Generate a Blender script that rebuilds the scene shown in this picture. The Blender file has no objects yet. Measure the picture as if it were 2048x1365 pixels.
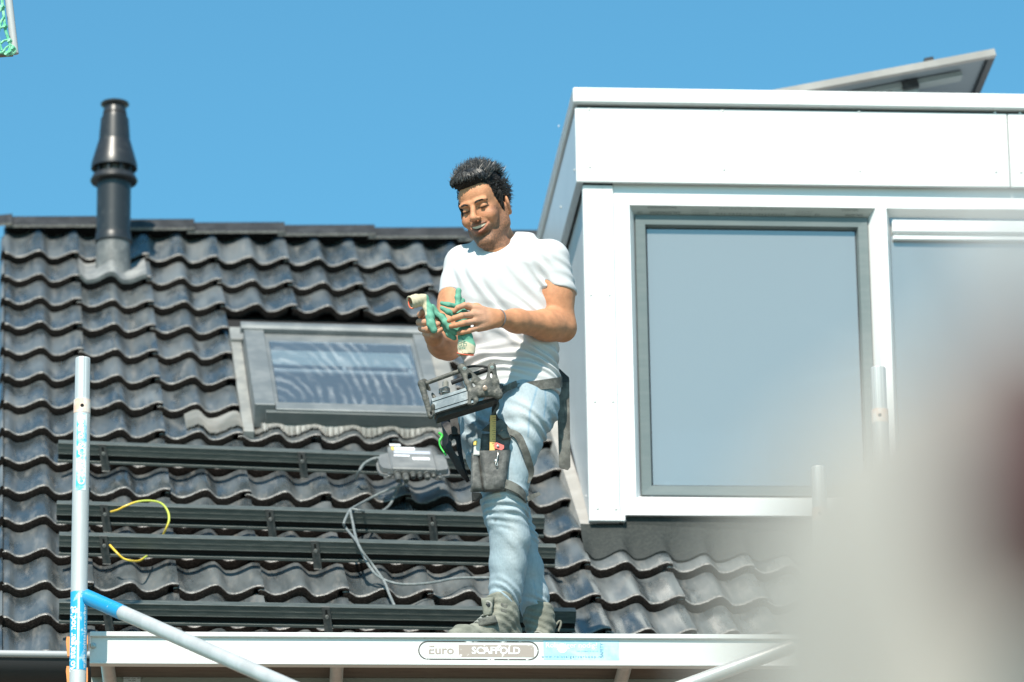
import bpy, math, random
import numpy as np
from mathutils import Vector, Matrix
random.seed(7); np.random.seed(7)
sc = bpy.context.scene
COL = sc.collection
# ---------------------------------------------------------------- camera
F_PX, CX, CY = 9727.8, 1024.0, 682.5
PITCH, YAW, ROLL = math.radians(18.22), math.radians(6.39), math.radians(-0.87)
CAM = np.array([0.0, 0.0, 1.6])
FW = np.array([math.sin(YAW)*math.cos(PITCH), math.cos(YAW)*math.cos(PITCH), math.sin(PITCH)])
_rt = np.array([math.cos(YAW), -math.sin(YAW), 0.0]); _up = np.cross(_rt, FW)
RT = math.cos(ROLL)*_rt + math.sin(ROLL)*_up
UP = -math.sin(ROLL)*_rt + math.cos(ROLL)*_up
cd = bpy.data.cameras.new('camera'); cam = bpy.data.objects.new('camera', cd); COL.objects.link(cam)
cd.sensor_width = 36.0; cd.lens = F_PX/2048*36.0; cd.clip_start = 0.1; cd.clip_end = 2000
cam.matrix_world = Matrix(((RT[0], UP[0], -FW[0], CAM[0]), (RT[1], UP[1], -FW[1], CAM[1]), (RT[2], UP[2], -FW[2], CAM[2]), (0, 0, 0, 1)))
cd.dof.use_dof = True; cd.dof.focus_distance = 16.9; cd.dof.aperture_fstop = 3.3; cd.dof.aperture_blades = 0
sc.camera = cam
# ---------------------------------------------------------------- sky, sun, exposure
SUN_EL, SUN_AZ = math.radians(46), math.radians(19)      # the sun stands behind the camera, a little to its left
S = np.array([math.sin(SUN_AZ)*math.cos(SUN_EL), math.cos(SUN_AZ)*math.cos(SUN_EL), -math.sin(SUN_EL)])  # light travels along S
w = bpy.data.worlds.new('World'); sc.world = w; w.use_nodes = True
nt = w.node_tree; bg = nt.nodes['Background']
sky = nt.nodes.new('ShaderNodeTexSky'); sky.sky_type = 'NISHITA'; sky.sun_disc = False
sky.sun_elevation = SUN_EL; sky.sun_rotation = math.pi + SUN_AZ
sky.air_density = 1.0; sky.dust_density = 0.6; sky.ozone_density = 1.4; sky.altitude = 0
tint = nt.nodes.new('ShaderNodeMix'); tint.data_type = 'RGBA'; tint.blend_type = 'MULTIPLY'; tint.inputs[0].default_value = 1.0; tint.inputs[7].default_value = (.39, .82, .84, 1)   # the cyan cast of the whole sky
nt.links.new(sky.outputs[0], tint.inputs[6]); nt.links.new(tint.outputs[2], bg.inputs[0]); bg.inputs[1].default_value = 0.135
sl_ = bpy.data.lights.new('sun', 'SUN'); sl_.energy = 4.6; sl_.angle = math.radians(0.53); sl_.color = (1, 0.925, 0.81)
sun = bpy.data.objects.new('sun', sl_); COL.objects.link(sun)
sun.rotation_euler = Vector(S).to_track_quat('-Z', 'Y').to_euler()
sc.view_settings.view_transform = 'Standard'; sc.view_settings.look = 'None'
sc.view_settings.exposure = 0.62; sc.view_settings.gamma = 1.0; sc.view_settings.use_curve_mapping = False
sc.render.engine = 'CYCLES'
sc.cycles.use_denoising = True
sc.cycles.max_bounces = 8; sc.cycles.transparent_max_bounces = 8; sc.cycles.sample_clamp_indirect = 6.0

# ---------------------------------------------------------------- pixel -> place helpers (photo pixels, 2048 wide)
def ray(px, py): return FW + RT*(px-CX)/F_PX - UP*(py-CY)/F_PX
def at(px, py, Y):
    d = ray(px, py); return CAM + d*(Y/d[1])
def hit(px, py, p0, n):
    d = ray(px, py); return CAM + d*(np.dot(p0-CAM, n)/np.dot(d, n))
def nrm(v): v = np.asarray(v, float); return v/np.linalg.norm(v)

# ---------------------------------------------------------------- materials
def mat(name, col, rough=0.5, metal=0.0, spec=0.5, col2=None, nscale=8.0, lo=0.4, hi=0.65, bump=0.0, bscale=60.0,
        rand=0.0, coat=0.0, rough2=None, detail=5.0, stretch=None, sss=0.0):
    m = bpy.data.materials.new(name); m.use_nodes = True; t = m.node_tree; N = t.nodes; L = t.links
    b = N['Principled BSDF']
    b.inputs['Base Color'].default_value = (*col, 1); b.inputs['Roughness'].default_value = rough
    b.inputs['Metallic'].default_value = metal; b.inputs['Specular IOR Level'].default_value = spec
    b.inputs['Coat Weight'].default_value = coat
    if sss: b.inputs['Subsurface Weight'].default_value = sss; b.inputs['Subsurface Radius'].default_value = (.012, .004, .002)
    tc = N.new('ShaderNodeTexCoord'); src = tc.outputs['Object']
    if rand:
        oi = N.new('ShaderNodeObjectInfo'); va = N.new('ShaderNodeVectorMath'); va.operation = 'ADD'
        vs = N.new('ShaderNodeVectorMath'); vs.operation = 'SCALE'; vs.inputs[0].default_value = (17, 31, 13)
        L.new(oi.outputs['Random'], vs.inputs['Scale']); L.new(src, va.inputs[0]); L.new(vs.outputs[0], va.inputs[1]); src = va.outputs[0]
    if stretch:
        mp = N.new('ShaderNodeMapping'); mp.inputs['Scale'].default_value = stretch; L.new(src, mp.inputs[0]); src = mp.outputs[0]
    out = None
    if col2 is not None:
        n = N.new('ShaderNodeTexNoise'); n.inputs['Scale'].default_value = nscale; n.inputs['Detail'].default_value = detail
        n.inputs['Roughness'].default_value = 0.62
        L.new(src, n.inputs['Vector'])
        r = N.new('ShaderNodeMapRange'); r.inputs[1].default_value = lo; r.inputs[2].default_value = hi; r.interpolation_type = 'SMOOTHSTEP'
        L.new(n.outputs[0], r.inputs[0])
        mx = N.new('ShaderNodeMix'); mx.data_type = 'RGBA'; mx.inputs[6].default_value = (*col, 1); mx.inputs[7].default_value = (*col2, 1)
        L.new(r.outputs[0], mx.inputs[0]); out = mx.outputs[2]
        if rough2 is not None:
            rr = N.new('ShaderNodeMapRange'); rr.inputs[3].default_value = rough; rr.inputs[4].default_value = rough2
            L.new(r.outputs[0], rr.inputs[0]); L.new(rr.outputs[0], b.inputs['Roughness'])
    if rand and out is not None:
        hv = N.new('ShaderNodeHueSaturation'); mr = N.new('ShaderNodeMapRange'); mr.inputs[3].default_value = 1-rand; mr.inputs[4].default_value = 1+rand
        L.new(oi.outputs['Random'], mr.inputs[0]); L.new(mr.outputs[0], hv.inputs['Value']); L.new(out, hv.inputs['Color']); out = hv.outputs[0]
    if out is not None: L.new(out, b.inputs['Base Color'])
    if bump:
        n2 = N.new('ShaderNodeTexNoise'); n2.inputs['Scale'].default_value = bscale; n2.inputs['Detail'].default_value = 4
        L.new(src, n2.inputs['Vector'])
        bp = N.new('ShaderNodeBump'); bp.inputs['Strength'].default_value = bump; bp.inputs['Distance'].default_value = 0.01
        L.new(n2.outputs[0], bp.inputs['Height']); L.new(bp.outputs[0], b.inputs['Normal'])
    return m
def vcol_mat(name, rough=0.6, bump=0.0, bscale=200, spec=0.3, sss=0.0, mott=0.0, mscale=60, stretch=(1, 1, 1)):
    m = bpy.data.materials.new(name); m.use_nodes = True; t = m.node_tree; N = t.nodes; L = t.links; b = N['Principled BSDF']
    a = N.new('ShaderNodeVertexColor'); a.layer_name = 'Col'; out = a.outputs[0]
    tc = N.new('ShaderNodeTexCoord'); mp = N.new('ShaderNodeMapping'); mp.inputs['Scale'].default_value = stretch; L.new(tc.outputs['Object'], mp.inputs[0])
    if mott:
        n = N.new('ShaderNodeTexNoise'); n.inputs['Scale'].default_value = mscale; n.inputs['Detail'].default_value = 6; L.new(mp.outputs[0], n.inputs['Vector'])
        r = N.new('ShaderNodeMapRange'); r.inputs[1].default_value = .3; r.inputs[2].default_value = .7; r.inputs[3].default_value = 1-mott; r.inputs[4].default_value = 1+mott
        hv = N.new('ShaderNodeHueSaturation'); L.new(n.outputs[0], r.inputs[0]); L.new(r.outputs[0], hv.inputs['Value']); L.new(out, hv.inputs['Color']); out = hv.outputs[0]
    L.new(out, b.inputs['Base Color'])
    b.inputs['Roughness'].default_value = rough; b.inputs['Specular IOR Level'].default_value = spec
    if sss: b.inputs['Subsurface Weight'].default_value = sss; b.inputs['Subsurface Radius'].default_value = (.01, .0035, .002)
    if bump:
        n2 = N.new('ShaderNodeTexNoise'); n2.inputs['Scale'].default_value = bscale; n2.inputs['Detail'].default_value = 5; L.new(mp.outputs[0], n2.inputs['Vector'])
        bp = N.new('ShaderNodeBump'); bp.inputs['Strength'].default_value = bump; bp.inputs['Distance'].default_value = 0.006
        L.new(n2.outputs[0], bp.inputs['Height']); L.new(bp.outputs[0], b.inputs['Normal'])
    return m

# ---------------------------------------------------------------- mesh helpers
class MB:
    def __init__(s): s.v = []; s.f = []; s.m = []
    def add(s, vs, fs, mi=0):
        o = len(s.v); s.v += [tuple(map(float, x)) for x in vs]; s.f += [tuple(i+o for i in q) for q in fs]; s.m += [mi]*len(fs); return s
    def box(s, c, ax, ay, az, mi=0, bev=0.0):
        """centre, three half-extent vectors; bev chamfers all long edges lightly"""
        c, ax, ay, az = map(lambda q: np.asarray(q, float), (c, ax, ay, az))
        if bev <= 0:
            vs = [c+sx*ax+sy*ay+sz*az for sx in (-1, 1) for sy in (-1, 1) for sz in (-1, 1)]
            s.add(vs, [(0, 1, 3, 2), (4, 6, 7, 5), (0, 4, 5, 1), (2, 3, 7, 6), (0, 2, 6, 4), (1, 5, 7, 3)], mi)
        else:
            la, lb, lc = (np.linalg.norm(q) for q in (ax, ay, az)); b = min(bev, .45*min(la, lb, lc))
            ua, ub, uc = ax/la, ay/lb, az/lc; vs = []; idx = {}
            for sx in (-1, 1):
                for sy in (-1, 1):
                    for sz in (-1, 1):
                        for k in range(3):
                            e = [la-(b if k != 0 else 0), lb-(b if k != 1 else 0), lc-(b if k != 2 else 0)]
                            idx[sx, sy, sz, k] = len(vs); vs.append(c+sx*e[0]*ua+sy*e[1]*ub+sz*e[2]*uc)
            fs = []
            P = [(-1, -1), (1, -1), (1, 1), (-1, 1)]
            for d in (-1, 1):
                fs.append([idx[d, p, q, 0] for p, q in P]); fs.append([idx[p, d, q, 1] for p, q in P]); fs.append([idx[p, q, d, 2] for p, q in P])
            for p in (-1, 1):
                for q in (-1, 1):
                    fs.append([idx[-1, p, q, 1], idx[1, p, q, 1], idx[1, p, q, 2], idx[-1, p, q, 2]])
                    fs.append([idx[p, -1, q, 0], idx[p, 1, q, 0], idx[p, 1, q, 2], idx[p, -1, q, 2]])
                    fs.append([idx[p, q, -1, 0], idx[p, q, 1, 0], idx[p, q, 1, 1], idx[p, q, -1, 1]])
            for sx in (-1, 1):
                for sy in (-1, 1):
                    for sz in (-1, 1): fs.append([idx[sx, sy, sz, k] for k in range(3)])
            s.add(vs, fs, mi)
        return s
    def tube(s, pts, r, n=12, mi=0, cap=True, smooth=True):
        pts = [np.asarray(p, float) for p in pts]; rs = r if hasattr(r, '__len__') else [r]*len(pts)
        t0 = nrm(pts[1]-pts[0]); a = nrm(np.cross(t0, [0.3, 0.2, 0.9] if abs(t0[2]) < .9 else [1, 0.1, 0]))
        vs = []; fs = []
        for i, p in enumerate(pts):
            t = nrm(pts[min(i+1, len(pts)-1)]-pts[max(i-1, 0)]); a = nrm(a-t*np.dot(a, t)); b = np.cross(t, a)
            vs += [p+rs[i]*(math.cos(2*math.pi*k/n)*a+math.sin(2*math.pi*k/n)*b) for k in range(n)]
        for i in range(len(pts)-1):
            for k in range(n): fs.append((i*n+k, i*n+(k+1) % n, (i+1)*n+(k+1) % n, (i+1)*n+k))
        if cap: fs += [tuple(range(n))[::-1], tuple(range((len(pts)-1)*n, len(pts)*n))]
        return s.add(vs, fs, mi)
    def lathe(s, prof, o, ax, n=32, mi=0):
        """prof [(r, h)], revolved round axis ax at o"""
        ax = nrm(ax); a = nrm(np.cross(ax, [0.31, 0.9, 0.1])); b = np.cross(ax, a); o = np.asarray(o, float); vs = []; fs = []
        for r, h in prof: vs += [o+ax*h+r*(math.cos(2*math.pi*k/n)*a+math.sin(2*math.pi*k/n)*b) for k in range(n)]
        for i in range(len(prof)-1):
            for k in range(n): fs.append((i*n+k, i*n+(k+1) % n, (i+1)*n+(k+1) % n, (i+1)*n+k))
        fs += [tuple(range(n))[::-1], tuple(range((len(prof)-1)*n, len(prof)*n))]
        return s.add(vs, fs, mi)
    def prism(s, poly, d, mi=0):
        """closed polygon (3-D points) extruded by vector d"""
        n = len(poly); poly = [np.asarray(p, float) for p in poly]; d = np.asarray(d, float)
        return s.add(poly+[p+d for p in poly], [tuple(range(n))[::-1], tuple(range(n, 2*n))]+[(i, (i+1) % n, n+(i+1) % n, n+i) for i in range(n)], mi)
    def grid(s, P, mi=0):
        P = np.asarray(P, float); a, b = P.shape[:2]
        return s.add(P.reshape(-1, 3), [(i*b+j, i*b+j+1, (i+1)*b+j+1, (i+1)*b+j) for i in range(a-1) for j in range(b-1)], mi)
    def build(s, name, mats, parent=None, smooth=False, fix=True, world=True):
        me = bpy.data.meshes.new(name); me.from_pydata(s.v, [], s.f); me.update()
        if fix:
            import bmesh
            bm = bmesh.new(); bm.from_mesh(me); bmesh.ops.recalc_face_normals(bm, faces=bm.faces[:]); bm.to_mesh(me); bm.free()
        for m in (mats if isinstance(mats, (list, tuple)) else [mats]): me.materials.append(m)
        if any(s.m): me.polygons.foreach_set('material_index', s.m)
        if smooth: me.polygons.foreach_set('use_smooth', [True]*len(me.polygons)); sharp(me, 40 if smooth is True else smooth)
        return link(name, me, parent)
def sharp(me, deg):
    try: me.set_sharp_from_angle(angle=math.radians(deg))
    except Exception: pass
def link(name, me, parent=None):
    o = bpy.data.objects.new(name, me); COL.objects.link(o)
    if parent is not None: attach(o, parent)
    return o
def wm(o):
    m = Matrix.LocRotScale(o.location, o.rotation_euler, o.scale)
    return wm(o.parent) @ o.matrix_parent_inverse @ m if o.parent else m
def attach(o, parent):
    o.parent = parent; o.matrix_parent_inverse = wm(parent).inverted()
def tag(o, label, cat, group=None, kind=None):
    if label: o['label'] = label
    if cat: o['category'] = cat
    if group: o['group'] = group
    if kind: o['kind'] = kind
    return o
def thing(name, loc, label, cat, group=None):
    o = bpy.data.objects.new(name, None); COL.objects.link(o); o.location = tuple(map(float, loc)); o.empty_display_size = .1
    return tag(o, label, cat, group)
def curve_pts(pts, n=10):
    """Catmull-Rom through pts"""
    p = [np.asarray(q, float) for q in pts]; p = [2*p[0]-p[1]]+p+[2*p[-1]-p[-2]]; out = []
    for i in range(1, len(p)-2):
        for k in range(n):
            t = k/n; a, b, c, d = p[i-1], p[i], p[i+1], p[i+2]
            out.append(.5*((2*b)+(-a+c)*t+(2*a-5*b+4*c-d)*t*t+(-a+3*b-3*c+d)*t**3))
    return out+[p[-2]]
def text_mesh(s, size=1.0, sx=1.0, spacing=1.0, bold=0.0):
    """flat lettering: (verts Nx2 centred, faces)"""
    c = bpy.data.curves.new('lettering', 'FONT'); c.body = s; c.size = size; c.align_x = 'CENTER'; c.align_y = 'CENTER'; c.fill_mode = 'FRONT'; c.dimensions = '2D'
    c.space_character = spacing; c.offset = bold; c.resolution_u = 3
    o = bpy.data.objects.new('lettering', c); COL.objects.link(o); me = bpy.data.meshes.new_from_object(o)
    v = np.array([x.co[:2] for x in me.vertices]); f = [tuple(p.vertices) for p in me.polygons]
    bpy.data.objects.remove(o); bpy.data.curves.remove(c); bpy.data.meshes.remove(me)
    v[:, 0] *= sx; return v, f
def text_on(mb, s, o, ex, ey, size, sx=1.0, spacing=1.0, mi=0, bold=0.0):
    v, f = text_mesh(s, size, sx, spacing, bold); o, ex, ey = (np.asarray(q, float) for q in (o, ex, ey))
    return mb.add([o+ex*a+ey*b for a, b in v], f, mi)
# ================================================================ roof frame
WAVE, GAUGE = 0.16, 0.35068
TH, SK, RA = 0.635542, -0.02175, 0.003545
U_ = np.array([math.cos(RA), math.sin(RA), 0.0]); H_ = np.array([-math.sin(RA), math.cos(RA), 0.0])
V = math.cos(TH)*H_ + math.sin(TH)*np.array([0, 0, 1.0]); NR = np.cross(U_, V)
U = U_ + SK*V
RO = np.array([0.186915, 19.790987, 6.924356])*16/15 + CAM
def RL(x, y, h=0.0): return RO + U*x + V*y + NR*h           # metres along a row, up the slope, off the tiles
def RP(c, r, h=0.0): return RL(c*WAVE, -r*GAUGE, h)           # wave column, tile row
_B = np.linalg.inv(np.array([U, V, NR]).T)
def rl(px, py, h=0.0):
    q = _B @ (hit(px, py, RO+NR*h, NR)-RO); return q[0], q[1]
def on(px, py, h=0.0):
    x, y = rl(px, py, h); return RL(x, y, h)
AMP = 0.036
def prof(c):
    t = np.asarray(c, float) % 1.0
    ph = np.where(t < .33, t/.33*.5, .5+.5*np.clip((t-.33)/.67, 0, 1)**1.18)
    return AMP*(np.cos(2*math.pi*ph)-1)/2
TILT = 0.112
def tile_h(c, y):                                             # height of the tile surface
    r = -y/GAUGE; return prof(c) - TILT*(math.ceil(r-1e-9)-r)*GAUGE

M_tile = bpy.data.materials.new('glazed_concrete_tile')
def _tile_mat(m):
    m.use_nodes = True; t = m.node_tree; N = t.nodes; L = t.links; b = N['Principled BSDF']
    tc = N.new('ShaderNodeTexCoord'); oi = N.new('ShaderNodeObjectInfo')
    vs = N.new('ShaderNodeVectorMath'); vs.operation = 'SCALE'; vs.inputs[0].default_value = (37, 51, 23); L.new(oi.outputs['Random'], vs.inputs['Scale'])
    va = N.new('ShaderNodeVectorMath'); va.operation = 'ADD'; L.new(tc.outputs['Object'], va.inputs[0]); L.new(vs.outputs[0], va.inputs[1]); P = va.outputs[0]
    def noise(sc, det=6, rough=.6, st=None):
        n = N.new('ShaderNodeTexNoise'); n.inputs['Scale'].default_value = sc; n.inputs['Detail'].default_value = det; n.inputs['Roughness'].default_value = rough
        if st:
            mp = N.new('ShaderNodeMapping'); mp.inputs['Scale'].default_value = st; L.new(P, mp.inputs[0]); L.new(mp.outputs[0], n.inputs['Vector'])
        else: L.new(P, n.inputs['Vector'])
        return n.outputs[0]
    def rng(i, a, b_, c=0, d=1, sm=True):
        r = N.new('ShaderNodeMapRange'); r.inputs[1].default_value = a; r.inputs[2].default_value = b_; r.inputs[3].default_value = c; r.inputs[4].default_value = d
        if sm: r.interpolation_type = 'SMOOTHSTEP'
        L.new(i, r.inputs[0]); return r.outputs[0]
    def mul(a, b_):
        x = N.new('ShaderNodeMath'); x.operation = 'MULTIPLY'
        for i, q in enumerate((a, b_)):
            if isinstance(q, (int, float)): x.inputs[i].default_value = q
            else: L.new(q, x.inputs[i])
        return x.outputs[0]
    def mx(f, a, b_):
        x = N.new('ShaderNodeMix'); x.data_type = 'RGBA'
        L.new(f, x.inputs[0])
        for i, q in ((6, a), (7, b_)):
            if isinstance(q, tuple): x.inputs[i].default_value = (*q, 1)
            else: L.new(q, x.inputs[i])
        return x.outputs[2]
    dust = rng(noise(5, 4, .55, (1.7, .38, 1)), .34, .66)
    fine = rng(noise(150, 3, .7), .35, .75)
    streak = rng(noise(22, 4, .6, (1.5, .25, 1)), .48, .74)
    ob = rng(oi.outputs['Random'], 0, 1, .35, 1.0, False)
    c1 = mx(mul(dust, ob), (.024, .034, .040), (.150, .162, .165))
    c2 = mx(mul(streak, .60), c1, (.20, .19, .175))
    c3 = mx(mul(fine, .22), c2, (.17, .165, .155))
    L.new(c3, b.inputs['Base Color'])
    L.new(rng(dust, 0, 1, .20, .44, False), b.inputs['Roughness']); b.inputs['Coat Weight'].default_value = .22; b.inputs['Coat Roughness'].default_value = .18
    b.inputs['Specular IOR Level'].default_value = .8
    bp = N.new('ShaderNodeBump'); bp.inputs['Strength'].default_value = .10; bp.inputs['Distance'].default_value = .004
    L.new(noise(42, 7, .6), bp.inputs['Height']); L.new(bp.outputs[0], b.inputs['Normal'])
_tile_mat(M_tile)
M_edge = mat('raw_tile_edge', (.014, .011, .010), .95, col2=(.05, .040, .034), nscale=160, lo=.46, hi=.75, bump=.6, bscale=260, spec=.12)
M_lip = mat('worn_highlit_lip', (.12, .115, .11), .36, col2=(.26, .25, .235), nscale=90, lo=.4, hi=.7, bump=.25, bscale=200, spec=.6)  # pale colour paints the highlight along the worn, rounded lip
M_under = mat('roof_underlay', (.012, .012, .013), .9)
M_ridge = mat('ridge_tile_grey', (.013, .014, .016), .7, col2=(.032, .033, .036), nscale=14, bump=.2, bscale=120, rand=.15)
M_brick = mat('facade_brick', (.30, .16, .11), .85, col2=(.22, .11, .08), nscale=30, bump=.3)
M_lead = mat('lead_sheet', (.20, .205, .20), .6, col2=(.28, .28, .265), nscale=9, bump=.15, bscale=40)
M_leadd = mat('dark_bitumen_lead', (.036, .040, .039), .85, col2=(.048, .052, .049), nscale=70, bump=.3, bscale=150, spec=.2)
M_blackpl = mat('black_flue_plastic', (.020, .021, .023), .36, col2=(.05, .05, .05), nscale=30, lo=.5, hi=.8, spec=.55)
M_alu = mat('aluminium_grey', (.50, .51, .52), .42, .35, col2=(.38, .39, .40), nscale=12, bump=.05)
M_rail = mat('black_anodised_rail', (.075, .088, .082), .46, .15, col2=(.11, .12, .112), nscale=16, stretch=(1, 1, 6), bump=.03, spec=.5)
M_hook = mat('dark_steel_hook', (.085, .088, .086), .5, .35, col2=(.14, .135, .13), nscale=40, bump=.1)
M_bolt = mat('steel_bolt', (.45, .44, .42), .35, .9)
M_hole = mat('slot_black', (.006, .006, .006), .9)

# ---------------------------------------------------------------- ground and house
g = MB().add([(-300, -300, 0), (300, -300, 0), (300, 300, 0), (-300, 300, 0)], [(0, 1, 2, 3)]).build('ground', mat('garden_paving', (.22, .21, .19), .9, col2=(.14, .17, .10), nscale=.4))
tag(g, None, None, kind='structure')
eave = RP(0, 14.0); ridge = RP(0, -1.45)
house = thing('house', (eave[0]+2, eave[1]+.5, 0), 'brick house whose dark wavy tiled roof carries solar mounting rails', 'house')
xl, xr = RP(-1.15, 7)[0], RP(-1, 7)[0]+7.5
mb = MB(); yF = eave[1]+.32; yB = 2*ridge[1]-yF
mb.box(((xl+xr)/2, (yF+yB)/2, (eave[2]-.25)/2), ((xr-xl)/2, 0, 0), (0, (yB-yF)/2, 0), (0, 0, (eave[2]-.25)/2))
mb.build('wall', M_brick, house)
mb = MB()
def slab(x0, x1, y0, y1, h0, h1):
    mb.add([RL(x, y, h) for x in (x0, x1) for y in (y0, y1) for h in (h0, h1)], [(0, 1, 3, 2), (4, 6, 7, 5), (0, 4, 5, 1), (2, 3, 7, 6), (0, 2, 6, 4), (1, 5, 7, 3)])
XS0, XS1 = rl(520, 760, .05)[0], rl(880, 800, .05)[0]            # skylight opening
YS0, YS1 = rl(540, 835, .05)[1], rl(540, 668, .05)[1]
ytop, ybot = GAUGE*1.45, -GAUGE*14.05
slab(-1.0*WAVE, XS0, ybot, ytop, -.11, -.085); slab(XS1, 7.3, ybot, ytop, -.11, -.085)
slab(XS0, XS1, ybot, YS0, -.11, -.085); slab(XS0, XS1, YS1, ytop, -.11, -.085)
a_, b_ = RL(-1.0*WAVE, ytop, -.1), RL(7.3, ytop, -.1)            # rear slope
mb.add([a_, b_, b_+np.array([0, 4.2, -3.1]), a_+np.array([0, 4.2, -3.1])], [(0, 1, 2, 3)])
roof = mb.build('roof', M_under, house)

# one tile: two waves wide, joints at its outer crests
def tile_mesh(seed, c0=-1.0, c1=1.0, name='roof_tile'):
    rs = np.random.RandomState(seed); nx = 30
    cs = np.concatenate([[c0-.03], np.linspace(c0+.02, c1-.04, nx), [c1+.02, c1+.075, c1+.105]])
    def top(c):
        h = float(prof(c))
        if c > c1+.03: h = float(prof(c1+.03))-.05*(c-c1-.03)+.001             # over-lapping right edge stands a little proud
        if c < c0+.26: h -= .019*(1-(c-c0+.03)/.29)**1.3            # under-lapping left edge
        return h
    secs = [(.003, -.041, 1), (-.001, -.0115, 1), (.001, -.0045, 2), (.0055, -.0010, 2), (.013, .0003, 0), (.18, 0, 0), (.335, 0, 0), (.43, 0, 0)]
    vs = []; fs = []; ms = []; n = len(cs)
    wob = rs.randn(len(secs), n)*.0005
    for i, (y, dz, _) in enumerate(secs):
        for j, c in enumerate(cs):
            chip = -abs(rs.randn())*.0012 if i in (1, 2) and rs.rand() < .25 else 0
            z = top(c)+dz-TILT*y+wob[i, j]+chip
            if i == 0: z = top(c)-.041+(.028 if c1-.13 < c < c1+.09 else 0)+rs.randn()*.0010
            vs.append((c*WAVE, y, z))
    for i in range(len(secs)-1):
        for j in range(n-1): fs.append((i*n+j, i*n+j+1, (i+1)*n+j+1, (i+1)*n+j)); ms.append((1, 1, 2, 2, 0, 0, 0)[i])
    o = len(vs)                                                     # right edge thickness and rear lower skin
    for i, (y, dz, _) in enumerate(secs): vs.append((cs[-1]*WAVE-.001, y, top(cs[-1])-.012-TILT*y))
    for i in range(1, len(secs)-1): fs.append((i*n+n-1, o+i, o+i+1, (i+1)*n+n-1)); ms.append(1)
    me = bpy.data.meshes.new(name); me.from_pydata(vs, [], fs); me.update()
    for m in (M_tile, M_edge, M_lip): me.materials.append(m)
    me.polygons.foreach_set('material_index', ms); me.polygons.foreach_set('use_smooth', [True]*len(fs)); sharp(me, 50)
    return me
RB = Matrix(((U_[0], V[0], NR[0], 0), (U_[1], V[1], NR[1], 0), (U_[2], V[2], NR[2], 0), (0, 0, 0, 1)))
variants = [tile_mesh(s) for s in range(5)]
verge = tile_mesh(11, -1.0, 1.0)
def place(me, name, p, parent, dr=0.0, dp=0.0):
    if 'skewed' not in me:                                           # rows run a touch off square to the slope
        for q in me.vertices: q.co.y += SK*q.co.x
        me['skewed'] = 1
    o = bpy.data.objects.new(name, me); COL.objects.link(o)
    m = RB.copy() @ Matrix.Rotation(dr, 4, 'Z') @ Matrix.Rotation(dp, 4, 'X'); m.translation = Vector(p); o.parent = parent
    o.matrix_parent_inverse = wm(parent).inverted(); o.matrix_basis = m
    return o
cmax_top = 13
for row in range(0, 15):
    for k in range(0, 14):
        c = 2*k
        if row <= 10 and c > 12: continue                           # the dormer stands there
        if 3 <= row <= 6 and 6 <= c <= 10: continue                 # the skylight
        if row < 10 and c > 12: continue
        p = RP(c, row, random.uniform(-.0015, .0015)) + U*random.uniform(-.0015, .0015) + V*random.uniform(-.003, .003)
        place(random.choice(variants), 'roof_tile', p, roof, random.uniform(-.004, .004), .085 if row == 0 else random.uniform(-.004, .004))
# verge pieces: the left flank of the roof turns down tile by tile
mb = MB()
for j, (x, z) in enumerate([(0, 0)]): pass
def verge_mesh():
    m = MB(); xs = [-1.03, -1.06, -1.10, -1.135, -1.15]; zs = [-.006, -.004, -.010, -.030, -.15]
    P = [[(x*WAVE, y, z-TILT*y+dz) for x, z in zip(xs, zs)] for y, dz in ((0, -.004), (.008, 0), (.34, 0))]
    m.grid(P); m.add([(xs[i]*WAVE, 0, zs[i]-.004) for i in range(5)]+[(xs[i]*WAVE+.014, 0, zs[i]-.022) for i in range(5)], [(i, i+1, i+6, i+5) for i in range(4)], 1)
    me = bpy.data.meshes.new('verge_piece'); me.from_pydata(m.v, [], m.f); me.materials.append(M_tile); me.materials.append(M_edge)
    me.polygons.foreach_set('material_index', m.m); me.polygons.foreach_set('use_smooth', [True]*len(m.f)); return me
vm = verge_mesh()
for row in range(15): place(vm, 'verge_piece', RP(0, row), roof)
# ridge tiles
RX = rl(388, 452, .05)[0]; RLEN = .421
apex = .400
def ridge_mesh():
    m = MB(); L_ = RLEN+.035; t = .017
    sec = [(-.100, .000), (-.097, .012), (-.02, .022), (.0, .023), (.02, .018)]
    sec2 = [(-.150, .002), (-.140, .004), (-.02, .034), (.0, .038), (.02, .03)]
    P = []
    for x, dz in ((0, 0), (.0, 0), (L_-.0, .016), (L_, .016)): P.append([(x, y, z+dz) for y, z in sec])
    a = [(0, y, z) for y, z in sec]; b = [(L_, y, z+.016) for y, z in sec]; a2 = [(0, y, z-(.0 if i == 0 else t)) for i, (y, z) in enumerate(sec)]; b2 = [(L_, y, z+.016-(.0 if i == 0 else t)) for i, (y, z) in enumerate(sec)]
    n = len(sec); m.add(a+b, [(i, i+1, n+i+1, n+i) for i in range(n-1)]); m.add(b+b2, [(i, i+1, n+i+1, n+i) for i in range(n-1)]); m.add(a+a2, [(i, i+1, n+i+1, n+i) for i in range(n-1)])
    for j in range(len(m.m)): pass
    m.m[0] = 1                                                     # lower front lip
    me = bpy.data.meshes.new('ridge_tile'); me.from_pydata(m.v, [], m.f)
    me.materials.append(M_ridge); me.materials.append(M_lip); me.polygons.foreach_set('material_index', m.m); return me
rm = ridge_mesh()
_e = place(rm, 'ridge_tile', RL(RX-2*RLEN-.03-.16*RLEN, apex, .012), roof); _e.scale.x = .22     # cut end piece at the verge
for i in range(-2, 6):
    place(rm, 'ridge_tile', RL(RX+i*RLEN-.03, apex, .010+random.uniform(-.002, .002)), roof)
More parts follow.
